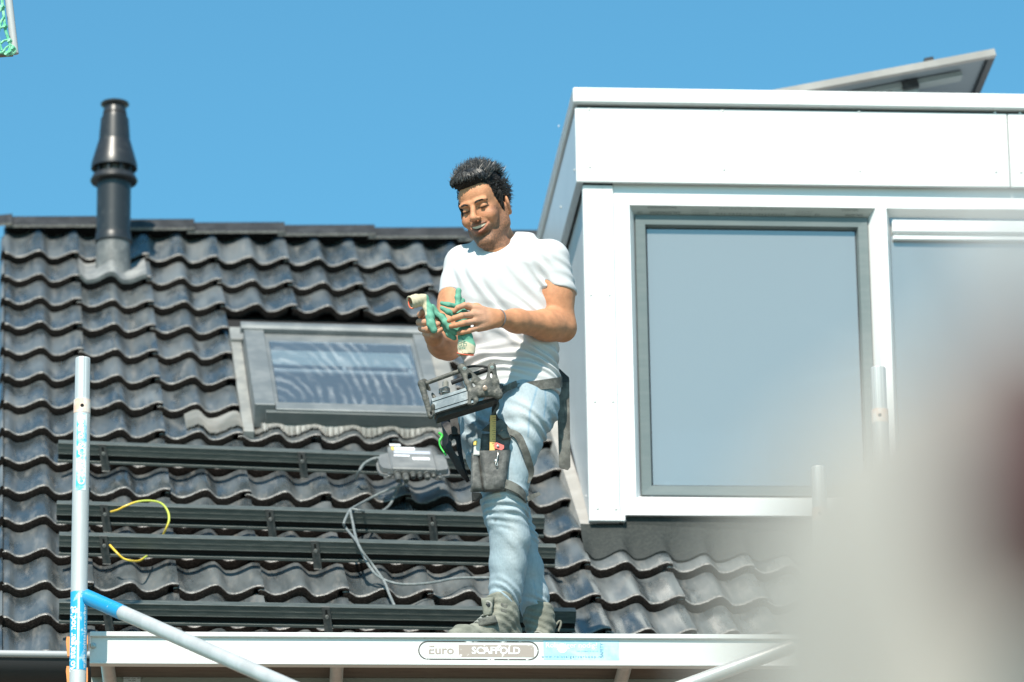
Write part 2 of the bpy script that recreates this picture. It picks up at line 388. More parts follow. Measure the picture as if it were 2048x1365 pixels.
# back filling under the ridge so that no sky shows through
mb = MB(); mb.add([RL(-1.0*WAVE, apex-.02, -.1), RL(3.4, apex-.02, -.1), RL(3.4, apex-.005, .008), RL(-1.0*WAVE, apex-.005, .008)], [(0, 1, 2, 3)])
mb.build('ridge_batten', M_under, roof)
# gutter along the eave
ge = RP(-1.2, 14.05, -.05)
mb = MB(); q = [ge+np.array([0, -.03, -.03]), ge+np.array([7.4, -.03, -.03])]
n = 10
sec = [(-.115*math.cos(a), -.09*math.sin(a)) for a in np.linspace(0, math.pi, n)]
mb.grid([[p+np.array([0, y-.09, z]) for y, z in sec] for p in q])
gut = mb.build('gutter', mat('dark_gutter', (.028, .028, .03), .6, spec=.3), house, smooth=True)
MB().tube([p+np.array([0, -.205, .004]) for p in q], .013, 10).build('gutter_bead', mat('grey_gutter_bead', (.36, .37, .38), .4, spec=.4), gut, smooth=True)

# ---------------------------------------------------------------- flue terminal
fb = on(226, 535, -.01)
flue = thing('flue_terminal', fb, 'black plastic flue pipe with a cowl rising from the tiles near the ridge', 'flue')
z = lambda v: (1290-v)*.000648
def lz(name, pr, m, par, n=40): return MB().lathe([(r, z(v)) for v, r in pr], fb, (0, 0, 1), n).build(name, m, par, smooth=35)
M_fl2 = mat('grey_flashing_plastic', (.10, .105, .105), .45, col2=(.20, .20, .195), nscale=10, bump=.1)
lz('base_sleeve', [(1420, .080), (1290, .080), (1110, .076), (1100, .07)], M_fl2, flue)
lz('collar', [(1115, .079), (1108, .084), (1075, .084), (1060, .081), (1045, .081), (1040, .076)], M_blackpl, flue)
lz('pipe', [(1060, .0775), (700, .0775), (640, .0775)], M_blackpl, flue)
lz('lower_flange', [(668, .079), (660, .104), (648, .109), (636, .106), (605, .096), (600, .075)], M_blackpl, flue)
lz('air_inlet', [(640, .066), (520, .066)], mat('inlet_grey', (.10, .10, .10), .5), flue)
for k in range(10):
    a = 2*math.pi*k/10; c = fb+np.array([.079*math.cos(a), .079*math.sin(a), z(575)])
    MB().box(c, (.012*math.cos(a), .012*math.sin(a), 0), (-.004*math.sin(a), .004*math.cos(a), 0), (0, 0, .03)).build('inlet_rib', M_blackpl, flue)
lz('cowl', [(548, .102), (556, .106), (520, .105), (470, .096), (400, .083), (352, .0745), (350, .072), (300, .070), (180, .064), (178, .0585), (150, .056), (95, .050), (92, .045)], M_blackpl, flue)
lz('outlet_slot', [(160, .0565), (140, .0555)], M_hole, flue)
lz('cap', [(100, .047), (88, .05), (76, .064), (66, .066), (58, .062), (54, .03)], M_blackpl, flue)
# soft lead tile dressed over two waves under the pipe
fx, fy = rl(226, 535)
mb = MB(); P = []
c0f = 1.08
for y in np.linspace(-GAUGE*1+.0, GAUGE*.12, 9):
    rowp = []
    for cc in np.linspace(c0f, c0f+1.9, 40):
        hh = float(prof(cc))*.95 + .009 - TILT*(y+GAUGE)*.9
        d = math.hypot((cc*WAVE-fx), (y-fy)*.8); hh += .05*math.exp(-(d/.085)**2)*(1 if y > -GAUGE*.85 else .5)
        rowp.append(RL(cc*WAVE, y, hh))
    P.append(rowp)
first = [p-NR*.02 for p in P[0]]
mb.grid([first]+P)
mb.build('flashing_tile', mat('grey_lead_tile', (.17, .175, .175), .5, col2=(.30, .30, .29), nscale=12, bump=.15, bscale=50), flue, smooth=60)

# ---------------------------------------------------------------- skylight
M_skf = mat('skylight_aluminium', (.17, .185, .19), .45, .25, col2=(.24, .25, .25), nscale=7, bump=.08, bscale=30)
M_skd = mat('skylight_dark_front', (.085, .10, .10), .5, .2, col2=(.11, .12, .12), nscale=9)
x0, yt = rl(487, 657, .07); x1 = rl(897, 850, .07)[0]; yb = rl(520, 822, .0555)[1]
skl = thing('skylight', RL((x0+x1)/2, yb, 0), 'grey framed roof window with smeared glass lying in the dark tiles', 'skylight')
def rbox(m, xa, xb, ya, yb_, ha, hb, mi=0, bev=.003):
    return m.box(RL((xa+xb)/2, (ya+yb_)/2, (ha+hb)/2), U*(xb-xa)/2, V*(yb_-ya)/2, NR*(hb-ha)/2, mi, bev)
gx0, gy1 = rl(538, 681, .062); gx1 = rl(850, 808, .062)[0]; gy0 = rl(552, 806, .062)[1]
for xa, xb in ((x0, gx0-.018), (gx1+.018, x1)):
    rbox(MB(), xa, xb, yb+.03, yt, -.03, .076).build('side_cover', M_skf, skl)
for xa, xb in ((gx0-.019, gx0-.0015), (gx1+.0015, gx1+.019)):
    rbox(MB(), xa, xb, gy0-.01, gy1, .0, .067).build('glazing_bead', M_skf, skl)
rbox(MB(), gx0-.02, gx1+.02, gy1, yt+.02, -.03, .058).build('top_rail', M_skf, skl)
hood = MB(); hp = [(0, .060), (-.004, .082), (.015, .092), (.055, .092), (.08, .075), (.08, .03)]
hood.prism([RL(x0-.012, yt-.03+a, b) for a, b in hp], U*(x1-x0+.024)); hood.build('top_hood', M_skf, skl)
rbox(MB(), gx0-.017, gx1+.017, yb+.002, gy0-.0, .02, .0665).build('bottom_rail', M_skf, skl)
rbox(MB(), x0+.045, x1-.03, yb-.006, yb+.02, .0, .0555).build('front_face', M_skd, skl)
M_glass = bpy.data.materials.new('smeared_glass'); M_glass.use_nodes = True
def _glass(m, tint, gloss, dirt, sc_=5.0, film=0.0):
    t = m.node_tree; N = t.nodes; L = t.links; N.remove(N['Principled BSDF']); out = N['Material Output']
    tr = N.new('ShaderNodeBsdfTransparent'); tr.inputs[0].default_value = (*tint, 1); gl = N.new('ShaderNodeBsdfGlossy'); gl.inputs['Roughness'].default_value = .015
    fr = N.new('ShaderNodeFresnel'); fr.inputs[0].default_value = 1.5
    r = N.new('ShaderNodeMapRange'); r.inputs[3].default_value = gloss; r.inputs[4].default_value = 1.0; L.new(fr.outputs[0], r.inputs[0])
    m1 = N.new('ShaderNodeMixShader'); L.new(r.outputs[0], m1.inputs[0]); L.new(tr.outputs[0], m1.inputs[1]); L.new(gl.outputs[0], m1.inputs[2])
    last = m1.outputs[0]
    if film:                                                        # even pale haze mixed in to lighten the pane's reflection
        d0 = N.new('ShaderNodeBsdfDiffuse'); d0.inputs[0].default_value = (.55, .58, .58, 1); m0 = N.new('ShaderNodeMixShader'); m0.inputs[0].default_value = film
        L.new(last, m0.inputs[1]); L.new(d0.outputs[0], m0.inputs[2]); last = m0.outputs[0]
    if dirt:
        df = N.new('ShaderNodeBsdfDiffuse'); df.inputs[0].default_value = (.75, .77, .78, 1)
        tc = N.new('ShaderNodeTexCoord'); wv = N.new('ShaderNodeTexWave'); wv.wave_type = 'RINGS'; wv.rings_direction = 'SPHERICAL'; wv.inputs['Scale'].default_value = 2.2; wv.inputs['Distortion'].default_value = 7.0
        wv.inputs['Detail'].default_value = 4; wv.inputs['Detail Scale'].default_value = 1.1; wv.inputs['Detail Roughness'].default_value = .55
        mp = N.new('ShaderNodeMapping'); mp.inputs['Scale'].default_value = (3.4, 1.1, 1); L.new(tc.outputs['Object'], mp.inputs[0]); L.new(mp.outputs[0], wv.inputs['Vector'])
        ns = N.new('ShaderNodeTexNoise'); ns.inputs['Scale'].default_value = sc_; ns.inputs['Detail'].default_value = 4; L.new(tc.outputs['Object'], ns.inputs['Vector'])
        a = N.new('ShaderNodeMapRange'); a.inputs[1].default_value = .35; a.inputs[2].default_value = 1.0; L.new(wv.outputs['Fac'], a.inputs[0])
        b = N.new('ShaderNodeMapRange'); b.inputs[1].default_value = .38; b.inputs[2].default_value = .72; L.new(ns.outputs[0], b.inputs[0])
        mu = N.new('ShaderNodeMath'); mu.operation = 'MULTIPLY'; L.new(a.outputs[0], mu.inputs[0]); L.new(b.outputs[0], mu.inputs[1])
        mm = N.new('ShaderNodeMath'); mm.operation = 'MULTIPLY'; mm.inputs[1].default_value = dirt; L.new(mu.outputs[0], mm.inputs[0])
        m2 = N.new('ShaderNodeMixShader'); L.new(mm.outputs[0], m2.inputs[0]); L.new(last, m2.inputs[1]); L.new(df.outputs[0], m2.inputs[2]); last = m2.outputs[0]
    L.new(last, out.inputs[0])
_glass(M_glass, (.80, .90, .96), .50, .22, film=.09)
pane = MB().grid([[(0, 0, 0), (gx1-gx0, 0, 0)], [(0, gy1-gy0, 0), (gx1-gx0, gy1-gy0, 0)]])
me = bpy.data.meshes.new('pane'); me.from_pydata(pane.v, [], pane.f); me.materials.append(M_glass)
place(me, 'pane', RL(gx0, gy0, .060), skl)
well = MB(); M_well = mat('sky_tinted_reveal', (.14, .26, .36), .7)  # blue colour stands in for the sky reflected in the glass
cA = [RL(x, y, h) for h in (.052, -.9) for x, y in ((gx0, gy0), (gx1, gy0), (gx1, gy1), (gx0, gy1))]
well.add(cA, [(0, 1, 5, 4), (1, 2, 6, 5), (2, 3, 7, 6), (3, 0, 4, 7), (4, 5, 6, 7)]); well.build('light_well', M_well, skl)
bx = rl(548, 742, .032); bx2 = rl(826, 751, .032)
bar = MB(); bl = RL(*bx, .032); br = RL(*bx2, .032); bar.tube([bl, br], .011, 8)
for f in (.51, .985): c = bl+(br-bl)*f; bar.box(c+V*.03, U*.008, V*.035, NR*.006)
bar.build('blind_rod', mat('white_rod', (.85, .85, .85), .5), skl)
rbox(MB(), gx0+.005, gx1-.005, gy1-.20, gy1-.005, .015, .02, 0, 0).build('roller_blind', mat('pale_blind', (.50, .58, .60), .8, col2=(.62, .66, .64), nscale=5, stretch=(1, 6, 6)), skl)
# flashing beside and above the frame, pleated apron below it
for xa, xb in ((5.12*WAVE, x0-.002), (x1+.002, 10.97*WAVE)):
    rbox(MB(), xa, xb, yb-.06, yt+.06, -.05, -.012).build('side_flashing', M_lead, skl)
rbox(MB(), x0-.05, x1+.05, yt+.055, yt+.22, -.05, .004).build('head_flashing', M_lead, skl)
M_apr = mat('pleated_lead_apron', (.23, .23, .215), .6, col2=(.31, .305, .29), nscale=8, bump=.05)
mb = MB(); P = []
ca0, ca1 = rl(372, 838)[0]/WAVE, 11.0
ccs = np.arange(ca0, ca1, .0235)
for f in np.linspace(0, 1, 8):
    rowp = []
    for i, cc in enumerate(ccs):
        ylow = -GAUGE*6.80 + .010*math.sin(i*2.1)+.006*math.sin(i*.7); lefty = cc*WAVE < x0+.03
        y = ((-GAUGE*6.02) if lefty else yb+.0)*(1-f)+ylow*f
        hw = tile_h(cc, min(y, -GAUGE*6.001)); flat_ = -.004
        hh = (hw if lefty else hw*min(1, .15+1.1*f)+flat_*(1-min(1, .15+1.1*f))) + .010 + (.006 if i % 2 else -.002)*min(1, .3+f)
        rowp.append(RL(cc*WAVE, y, hh))
    P.append(rowp)
P.append([p-NR*.005 for p in P[-1]])
mb.grid(P); mb.build('apron', M_apr, skl, smooth=25)

# ---------------------------------------------------------------- solar mounting rails with hooks
HR = .004
def rail(pl, pr_, hooks, label):
    a = np.array(rl(*pl, HR+.058)); b = np.array(rl(*pr_, HR+.058)); L_ = np.linalg.norm(b-a); d = (b-a)/L_
    ex = U*d[0]+V*d[1]; ex = ex/np.linalg.norm(ex); ey = np.cross(NR, ex); o = RL(a[0], a[1], 0); L_ = np.linalg.norm(RL(*b)-RL(*a))
    t = thing('mounting_rail', o, label, 'rail', 'black rails laid across the roof tiles')
    def bxx(m, xa, xb, ya, yb_, ha, hb, mi=0, bev=.0012): return m.box(o+ex*(xa+xb)/2+ey*(ya+yb_)/2+NR*(ha+hb)/2, ex*(xb-xa)/2, ey*(yb_-ya)/2, NR*(hb-ha)/2, mi, bev)
    m = MB(); h = HR
    bxx(m, 0, L_, .000, .038, h+.036, h+.083); bxx(m, 0, L_, .013, .030, h+.010, h+.037, 1); bxx(m, 0, L_, -.001, .038, h, h+.011)
    bxx(m, 0, L_, -.0014, .0, h+.0795, h+.083); bxx(m, 0, L_, -.0014, .0, h+.036, h+.040); bxx(m, 0, L_, -.0008, .0, h+.058, h+.061)
    m.build('rail', [M_rail, M_hole], t)
    for px, py in hooks:
        hx = np.dot(RL(*rl(px, py, HR+.06), 0)-o, ex)
        k = MB(); w2 = .0155; tl = random.uniform(-.05, .05); e1 = nrm(ex+NR*tl*.0); n1 = nrm(NR-ex*.16)
        c = o+ex*hx-ey*.0035+NR*(h+.030); k.box(c, e1*w2, ey*.0022, n1*.057, 0, .001)
        base = c-n1*.057; k.box(base+ey*.02-NR*.002, e1*w2, ey*.026, NR*.0025, 0, .001)
        hk = k.build('roof_hook', M_hook, t)
        MB().box(c-ey*.0024+n1*.034, e1*.0038, ey*.0006, n1*.011).build('slot', M_hole, hk)
        bo = MB(); bo.lathe([(.0075, 0), (.0075, .003), (.0058, .0035), (.0058, .010), (.003, .0105)], c-ey*.0022+n1*.018, -ey, 12); bo.build('bolt', M_bolt, hk)
    return t
rail((116, 898), (1062, 934), [(208, 905), (606, 921)], 'uppermost black mounting rail, the one carrying the grey junction box')
rail((113, 1020), (1089, 1048), [(211, 1030), (543, 1044), (868, 1053)], 'second black mounting rail from the top, with three roof hooks')
rail((118, 1083), (1112, 1107), [(210, 1092), (634, 1105)], 'third black mounting rail from the top, close below the second')
rail((118, 1218), (1152, 1236), [(216, 1222), (657, 1237)], 'lowest black mounting rail, just behind the worker\'s boots')

# ---------------------------------------------------------------- junction box / micro inverter on the top rail
M_inv = mat('grey_cast_housing', (.17, .175, .175), .55, .2, col2=(.24, .24, .235), nscale=10, bump=.1)
M_invd = mat('connector_dark', (.05, .052, .05), .45, col2=(.11, .11, .10), nscale=50)
M_lab = mat('white_label', (.75, .76, .78), .6); M_laby = mat('yellow_label', (.8, .55, .12), .6); M_labg = mat('grey_print', (.42, .44, .50), .6)
ib = thing('solar_inverter', on(822, 930, .10), 'grey inverter box with white labels and connectors sitting on the top rail', 'inverter')
ix0, iy0 = rl(783, 949, .12); ix1, iy1 = rl(874, 951, .12)[0], rl(776, 907, .12)[1]
iw, il = ix1-ix0, iy1-iy0
def IB(x, y, h): return RL(ix0+x*iw, iy0+y*il, .115+h)
def ibox(m, xa, xb, ya, yb_, ha, hb, mi=0, bev=.004): return m.box(IB((xa+xb)/2, (ya+yb_)/2, (ha+hb)/2), U*iw*(xb-xa)/2, V*il*(yb_-ya)/2, NR*(hb-ha)/2, mi, bev)
ibox(MB(), 0, 1, 0, 1, 0, .034, 0, .006).build('housing', M_inv, ib)
m = MB()
for s_, xa, xb in ((0, -.24, .02), (1, .98, 1.26)):
    pts = [(xa if s_ == 0 else xb, .25), (xa*.8 if s_ == 0 else xb-.03, .1), (.02 if s_ == 0 else .98, .02), (.02 if s_ == 0 else .98, .80), (xa*.75 if s_ == 0 else xb-.05, .72), (xa if s_ == 0 else xb, .55)]
    m = MB(); m.prism([IB(x, y, .004) for x, y in pts], NR*.020); m.build('side_lobe', M_inv, ib)
    m = MB(); m.prism([IB(.5+(x-.5)*1.06, y*1.0-.03, -.008) for x, y in pts], NR*.009); m.build('mount_plate', M_inv, ib)
for xa, xb, ya, yb_, mm in ((.08, .14, .83, .97, M_laby), (.15, .60, .83, .97, M_lab), (.12, .92, .66, .80, M_labg), (.10, .45, .53, .60, M_lab), (.50, .88, .38, .50, M_lab), (.06, .30, 1.02, 1.12, M_lab)):
    ibox(MB(), xa, xb, ya, yb_, .0345, .0352, 0, 0).build('label_strip', mm, ib)
for i, xx in enumerate((.13, .30, .47, .62, .78, .92)):
    m = MB(); p = IB(xx, 0, .008); L_ = (.06, .06, .03, .032, .036, .022)[i]; r_ = (.014, .014, .011, .010, .013, .009)[i]
    m.lathe([(r_*1.25, 0), (r_*1.25, .010), (r_, .011), (r_, L_*.7), (r_*.7, L_), (r_*.4, L_)], p, -V-.15*NR, 14); m.build('connector', M_invd, ib, smooth=40)
for xx in (-.06, 1.06):
    m = MB(); m.lathe([(.011, 0), (.011, .007), (.006, .008), (.006, .016)], IB(xx, -.06, 0), NR, 6); m.box(IB(xx, -.06, -.004), U*.02, V*.01, NR*.002); m.build('fixing_bolt', M_bolt, ib)
# ---------------------------------------------------------------- cables
M_cab = mat('grey_cable', (.16, .18, .18), .45, col2=(.24, .25, .25), nscale=60)
def cable(name, pts, r, m, label, cat, group=None):
    P = curve_pts([on(px, py, h) for px, py, h in pts], 10)
    o = MB().tube(P, r, 8).build(name, m, None, smooth=True); return tag(o, label, cat, group)
cable('cable', [(778, 918, .12), (752, 917, .12), (730, 927, .10), (718, 944, .07), (713, 958, .01)], .0062, M_cab, 'short grey cable looping left from the inverter box to the tiles', 'cable')
cable('cable', [(803, 966, .09), (794, 980, .04), (784, 1003, .012), (775, 1015, .02), (760, 1024, .05), (741, 1026, .04), (722, 1022, .105), (704, 1019, .112), (701, 1024, .112), (706, 1048, .10), (711, 1072, .105), (722, 1100, .11), (745, 1130, .06), (768, 1163, .03), (779, 1190, .02), (790, 1214, .012)], .0052, M_cab, 'grey cable hanging over two rails and running down to the lower tiles', 'cable')
cable('cable', [(815, 966, .09), (800, 972, .08), (765, 985, .04), (735, 1000, .025), (706, 1016, .10), (699, 1022, .112), (688, 1046, .105), (692, 1057, .08), (715, 1086, .105), (731, 1120, .07), (755, 1152, .04), (790, 1167, .03), (830, 1169, .03), (870, 1165, .03), (915, 1157, .03), (985, 1156, .03)], .0052, M_cab, 'grey cable that leaves the inverter, crosses the rails and runs right along the tiles', 'cable')
M_wire = bpy.data.materials.new('yellow_green_wire'); M_wire.use_nodes = True
def _wire(m):
    N = m.node_tree.nodes; L = m.node_tree.links; b = N['Principled BSDF']; tc = N.new('ShaderNodeTexCoord'); n = N.new('ShaderNodeTexNoise'); n.inputs['Scale'].default_value = 9; n.inputs['Detail'].default_value = 0
    r = N.new('ShaderNodeValToRGB'); r.color_ramp.elements[0].position = .45; r.color_ramp.elements[0].color = (.80, .52, .05, 1); r.color_ramp.elements[1].position = .58; r.color_ramp.elements[1].color = (.55, .62, .10, 1)
    L.new(tc.outputs['Object'], n.inputs['Vector']); L.new(n.outputs[0], r.inputs[0]); L.new(r.outputs[0], b.inputs['Base Color']); b.inputs['Roughness'].default_value = .4
_wire(M_wire)
cable('earth_wire', [(222, 1024, .10), (236, 1020, .12), (252, 1012, .14), (275, 1004, .15), (300, 1002, .15), (322, 1007, .14), (335, 1022, .12), (338, 1040, .10), (332, 1058, .07), (324, 1074, .03), (318, 1086, .0)], .0042, M_wire, 'yellow earth wire arching over the second rail', 'wire')
cable('earth_wire', [(220, 1091, .10), (232, 1104, .10), (246, 1117, .08), (262, 1122, .07), (278, 1122, .05), (290, 1115, .02), (300, 1108, -.01)], .0042, M_wire, 'yellow-green earth wire hanging in a loop below the third rail', 'wire')
# ================================================================ dormer
EXA = math.radians(-1.6)
EX = np.array([math.cos(EXA), math.sin(EXA), 0.0]); EY = np.array([-math.sin(EXA), math.cos(EXA), 0.0]); EZ = np.array([0, 0, 1.0])
D0 = on(1182, 1052, .03)
def DP(x, y, z): return D0+EX*x+EY*y+EZ*z
def dl(px, py, off=0.0):
    q = hit(px, py, D0+EY*off, EY)-D0; return float(np.dot(q, EX)), float(q[2])
M_white = mat('white_panel', (.74, .74, .73), .42, spec=.4, col2=(.62, .62, .60), nscale=5, lo=.50, hi=.85, stretch=(2.5, 2.5, .35))
M_pvc = mat('white_window_plastic', (.80, .80, .80), .32, spec=.45)
M_cheek = mat('grey_cladding', (.55, .58, .60), .34, col2=(.52, .55, .57), nscale=4, spec=.5)
M_gap = mat('dark_joint', (.02, .02, .02), .9)
M_sash = mat('grey_green_sash', (.125, .155, .157), .42, col2=(.145, .172, .172), nscale=5, stretch=(1, 1, 9), bump=.02)
M_seal = mat('rubber_seal', (.015, .016, .017), .6)
dor = thing('dormer', DP(0, 0, 0), 'white panelled dormer with large windows at the right of the roof', 'dormer')
def dbox(m, xa, xb, ya, yb, za, zb, mi=0, bev=.003): return m.box(DP((xa+xb)/2, (ya+yb)/2, (za+zb)/2), EX*(xb-xa)/2, EY*(yb-ya)/2, EZ*(zb-za)/2, mi, bev)
XR = 3.0
xc, zc = dl(1146, 174, -.056); _, zc2 = dl(1150, 205, -.056)            # cap trim
xf, zf2 = dl(1153, 364, -.034)                                            # fascia
xj = dl(2018, 300, -.034)[0]
xk, zk = dl(1178.8, 1042.4, -.012); zfb = dl(1240, 1030, 0)[1]            # corner panel, frame bottom
xjn = dl(1241, 1030, -.012)[0]
# cap
dbox(MB(), xc, XR, -.056, 2.2, zc2, zc, 0, .006).build('cap_trim', M_white, dor)
# fascia panels and screws
for xa, xb in ((xf, xj-.002), (xj+.002, XR)): dbox(MB(), xa, xb, -.034, -.020, zf2, zc2-.012).build('fascia_panel', M_white, dor)
dbox(MB(), xf+.01, XR-.01, -.018, .03, zf2+.01, zc2-.001, 0, 0).build('shadow_gap', M_gap, dor)
M_scr = mat('white_screw', (.62, .62, .6), .4)
def screw(p, n_):
    m = MB(); m.lathe([(.006, 0), (.006, .002), (.0035, .0035)], p, n_, 10); m.build('screw', M_scr, dor)
for px, py in ((1178, 219), (1445, 222), (1718, 224), (1990, 226), (2040, 227), (1180, 334), (1448, 339), (1720, 342), (1992, 344), (2042, 345)):
    x, z_ = dl(px, py, -.0345); screw(DP(x, -.034, z_), -EY)
# corner panel
dbox(MB(), xk, xjn-.001, -.012, .03, zk, zf2-.004).build('corner_panel', M_white, dor)
lx = dl(1251, 1041, -.004)
dbox(MB(), xjn-.0005, lx[0], -.010, .02, zk+.0005, lx[1]+.022).build('corner_foot', M_white, dor)
for px, py in ((1182, 590), (1219, 590), (1190, 803), (1226, 803), (1195, 1017), (1232, 1018)):
    x, z_ = dl(px, py, -.0125); screw(DP(x, -.012, z_), -EY)
# cheek: side fascia band, lower cladding, dark joints
zb_top = zc2-.012
YBK = 3.2
dbox(MB(), xc, xc+.1, -.052, YBK, zc2+.001, zc-.001, 0, .004).build('side_cap', M_white, dor)
dbox(MB(), xf+.001, xf+.03, -.0195, YBK, zf2+.003, zb_top-.012, 0, .002).build('side_fascia', M_cheek, dor)
m = MB(); sl = math.tan(TH); zbr = lambda y: sl*y-.03
m.prism([DP(xk+.012, .031, zf2-.012), DP(xk+.012, .031, zk-.02), DP(xk+.012, 2.6, zbr(2.6)), DP(xk+.012, 2.9, zf2-.012)], EX*.02); m.build('cheek_panel', M_cheek, dor)
m = MB(); m.prism([DP(xk+.034, .031, zc-.02), DP(xk+.034, .031, zk-.2), DP(xk+.034, 2.9, zbr(2.9)-.2), DP(xk+.034, 3.2, zc-.02)], EX*.05); m.build('cheek_core', M_gap, dor)
for px, py in ((1118, 253), (1149.5, 341), (1122, 415)):
    q = hit(px, py, DP(xf, 0, 0), EX); screw(q, -EX)
for py in (505, 783, 993):
    q = hit(1168 if py < 600 else 1172.5, py, DP(xk+.012, 0, 0), EX); screw(q, -EX)
# roof deck of the dormer
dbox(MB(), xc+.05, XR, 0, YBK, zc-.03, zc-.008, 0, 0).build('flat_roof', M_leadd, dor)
# ---- windows: chamfered plastic frames
def ring(m, ra, ya, rb, yb, mi=0):
    (x0, x1, z0, z1), (X0, X1, Z0, Z1) = ra, rb
    a = [DP(x0, ya, z0), DP(x1, ya, z0), DP(x1, ya, z1), DP(x0, ya, z1)]; b = [DP(X0, yb, Z0), DP(X1, yb, Z0), DP(X1, yb, Z1), DP(X0, yb, Z1)]
    return m.add(a+b, [(i, (i+1) % 4, 4+(i+1) % 4, 4+i) for i in range(4)], mi)
def inner(r, d): return (r[0]+d, r[1]-d, r[2]+d, r[3]-d)
a1 = dl(1258.5, 408.5, 0); a2 = dl(1272.5, 997.5, 0); a3 = dl(1751, 418, 0); a4 = dl(1772.5, 420, 0)
op1 = ((a1[0]+a2[0])/2, a3[0], a2[1], (a1[1]+a3[1])/2)
op2 = (a4[0], XR-.12, a2[1], op1[3])
FD = .058
out = (xjn+.0005, XR, zfb, zf2+.02)
wf = MB()
def slabf(xa, xb, za, zb): wf.add([DP(xa, 0, za), DP(xb, 0, za), DP(xb, 0, zb), DP(xa, 0, zb)], [(0, 1, 2, 3)])
slabf(out[0], out[1], out[2], op1[2]); slabf(out[0], out[1], op1[3], out[3]); slabf(out[0], op1[0], op1[2], op1[3]); slabf(op1[1], op2[0], op1[2], op1[3]); slabf(op2[1], out[1], op1[2], op1[3])
ring(wf, op1, 0, inner(op1, .026), FD); ring(wf, op2, 0, inner(op2, .022), FD)
wf.add([DP(out[0], 0, out[2]), DP(out[1], 0, out[2]), DP(out[1], .08, out[2]), DP(out[0], .08, out[2])], [(0, 1, 2, 3)])
win = wf.build('window_frame', M_pvc, dor)
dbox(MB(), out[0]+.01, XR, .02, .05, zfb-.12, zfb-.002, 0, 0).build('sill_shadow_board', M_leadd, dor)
r1 = inner(op1, .026); r2 = inner(r1, .0405); r3 = inner(r1, .047)
m = MB(); ring(m, r1, FD-.012, inner(r1, .003), FD-.016); ring(m, inner(r1, .003), FD-.016, r2, FD-.014); ring(m, r2, FD-.014, r3, FD+.012, 0); m.build('sash', M_sash, win)
m = MB(); ring(m, inner(r1, .0465), FD+.010, inner(r1, .0505), FD+.013); m.build('glazing_seal', M_seal, win)
# mitre lines at the sash corners
for (xa, za), (xb, zb) in (((r1[0], r1[2]), (r3[0], r3[2])), ((r1[1], r1[3]), (r3[1], r3[3]))):
    pass
M_wglass = bpy.data.materials.new('window_glass'); M_wglass.use_nodes = True; _glass(M_wglass, (.72, .76, .76), .30, 0, film=.32)
def pane_(r, y, nm='pane'):
    return MB().add([DP(r[0], y, r[2]), DP(r[1], y, r[2]), DP(r[1], y, r[3]), DP(r[0], y, r[3])], [(0, 1, 2, 3)]).build(nm, M_wglass, win, fix=False)
pane_(inner(r1, .048), FD+.014); p2 = inner(op2, .022); pane_(p2, FD-.004)
# ventilation strip over the second pane
vz1 = dl(1790, 441, .03)[1]; vz0 = dl(1790, 479, .03)[1]; vx = dl(1785, 460, .03)[0]
m = MB(); dbox(m, vx, p2[1], .022, FD-.006, vz0+(vz1-vz0)*.36, vz1, 0, .004); dbox(m, vx+.002, p2[1], .030, FD-.006, vz0, vz0+(vz1-vz0)*.20, 0, .003); dbox(m, vx+.004, p2[1], .045, FD-.006, vz0+.002, vz1-.002, 0, 0); m.build('vent_strip', M_pvc, win)
# printed film on the head of the first window: the lettering stands upside down as seen from outside
M_film = mat('protective_film', (.50, .51, .49), .5); M_print = mat('film_print', (.16, .17, .17), .6)
q0 = DP(op1[0]+.004, .0015, op1[3]-.0008); 
def film_pt(s, t): # s along, t from the front edge (0) to the sash (1)
    ra, rb = op1, inner(op1, .026); y = FD*t; e = .026*t
    return DP(op1[0]+e+(op1[1]-op1[0]-2*e)*s, y, op1[3]-e-.0012)
m = MB(); m.add([film_pt(0, .02), film_pt(1, .02), film_pt(1, .98), film_pt(0, .98)], [(0, 1, 2, 3)]); m.build('film_strip', M_film, win, fix=False)
WL = op1[1]-op1[0]; tdir = film_pt(.5, 1)-film_pt(.5, 0); tl = np.linalg.norm(tdir); tn = tdir/tl; off = np.cross(EX, tn); off = off if off[2] < 0 else -off
m = MB()
def ft(s_, s, t, size, sx=1.0, sp=1.0): text_on(m, s_, film_pt(s, t)+off*.0012, -EX, tn, size, sx, sp)
for s_, t in ((.09, .62), (.885, .62)): ft('SALAMANDER' if s_ < .5 else 'SALAMA', s_+.045, t, .019, 1.0, 1.05)
for s_ in (.13, .90): ft('SALAMANDER' if s_ < .5 else 'SALAMA', s_, .16, .015, 1.25)
ft('salamander-windows.com', .495, .68, .018, 1.0, 1.5); ft('salamander-windows.com', .495, .2, .012, 1.3, 1.6)
for s_ in (.03, .775): ft('CE', s_, .62, .016)
for s_ in (.285, .715):
    for k in range(3): ft('window profile system', s_, .38+.2*k, .007, 1.1)
m.build('film_lettering', M_print, win, fix=False)
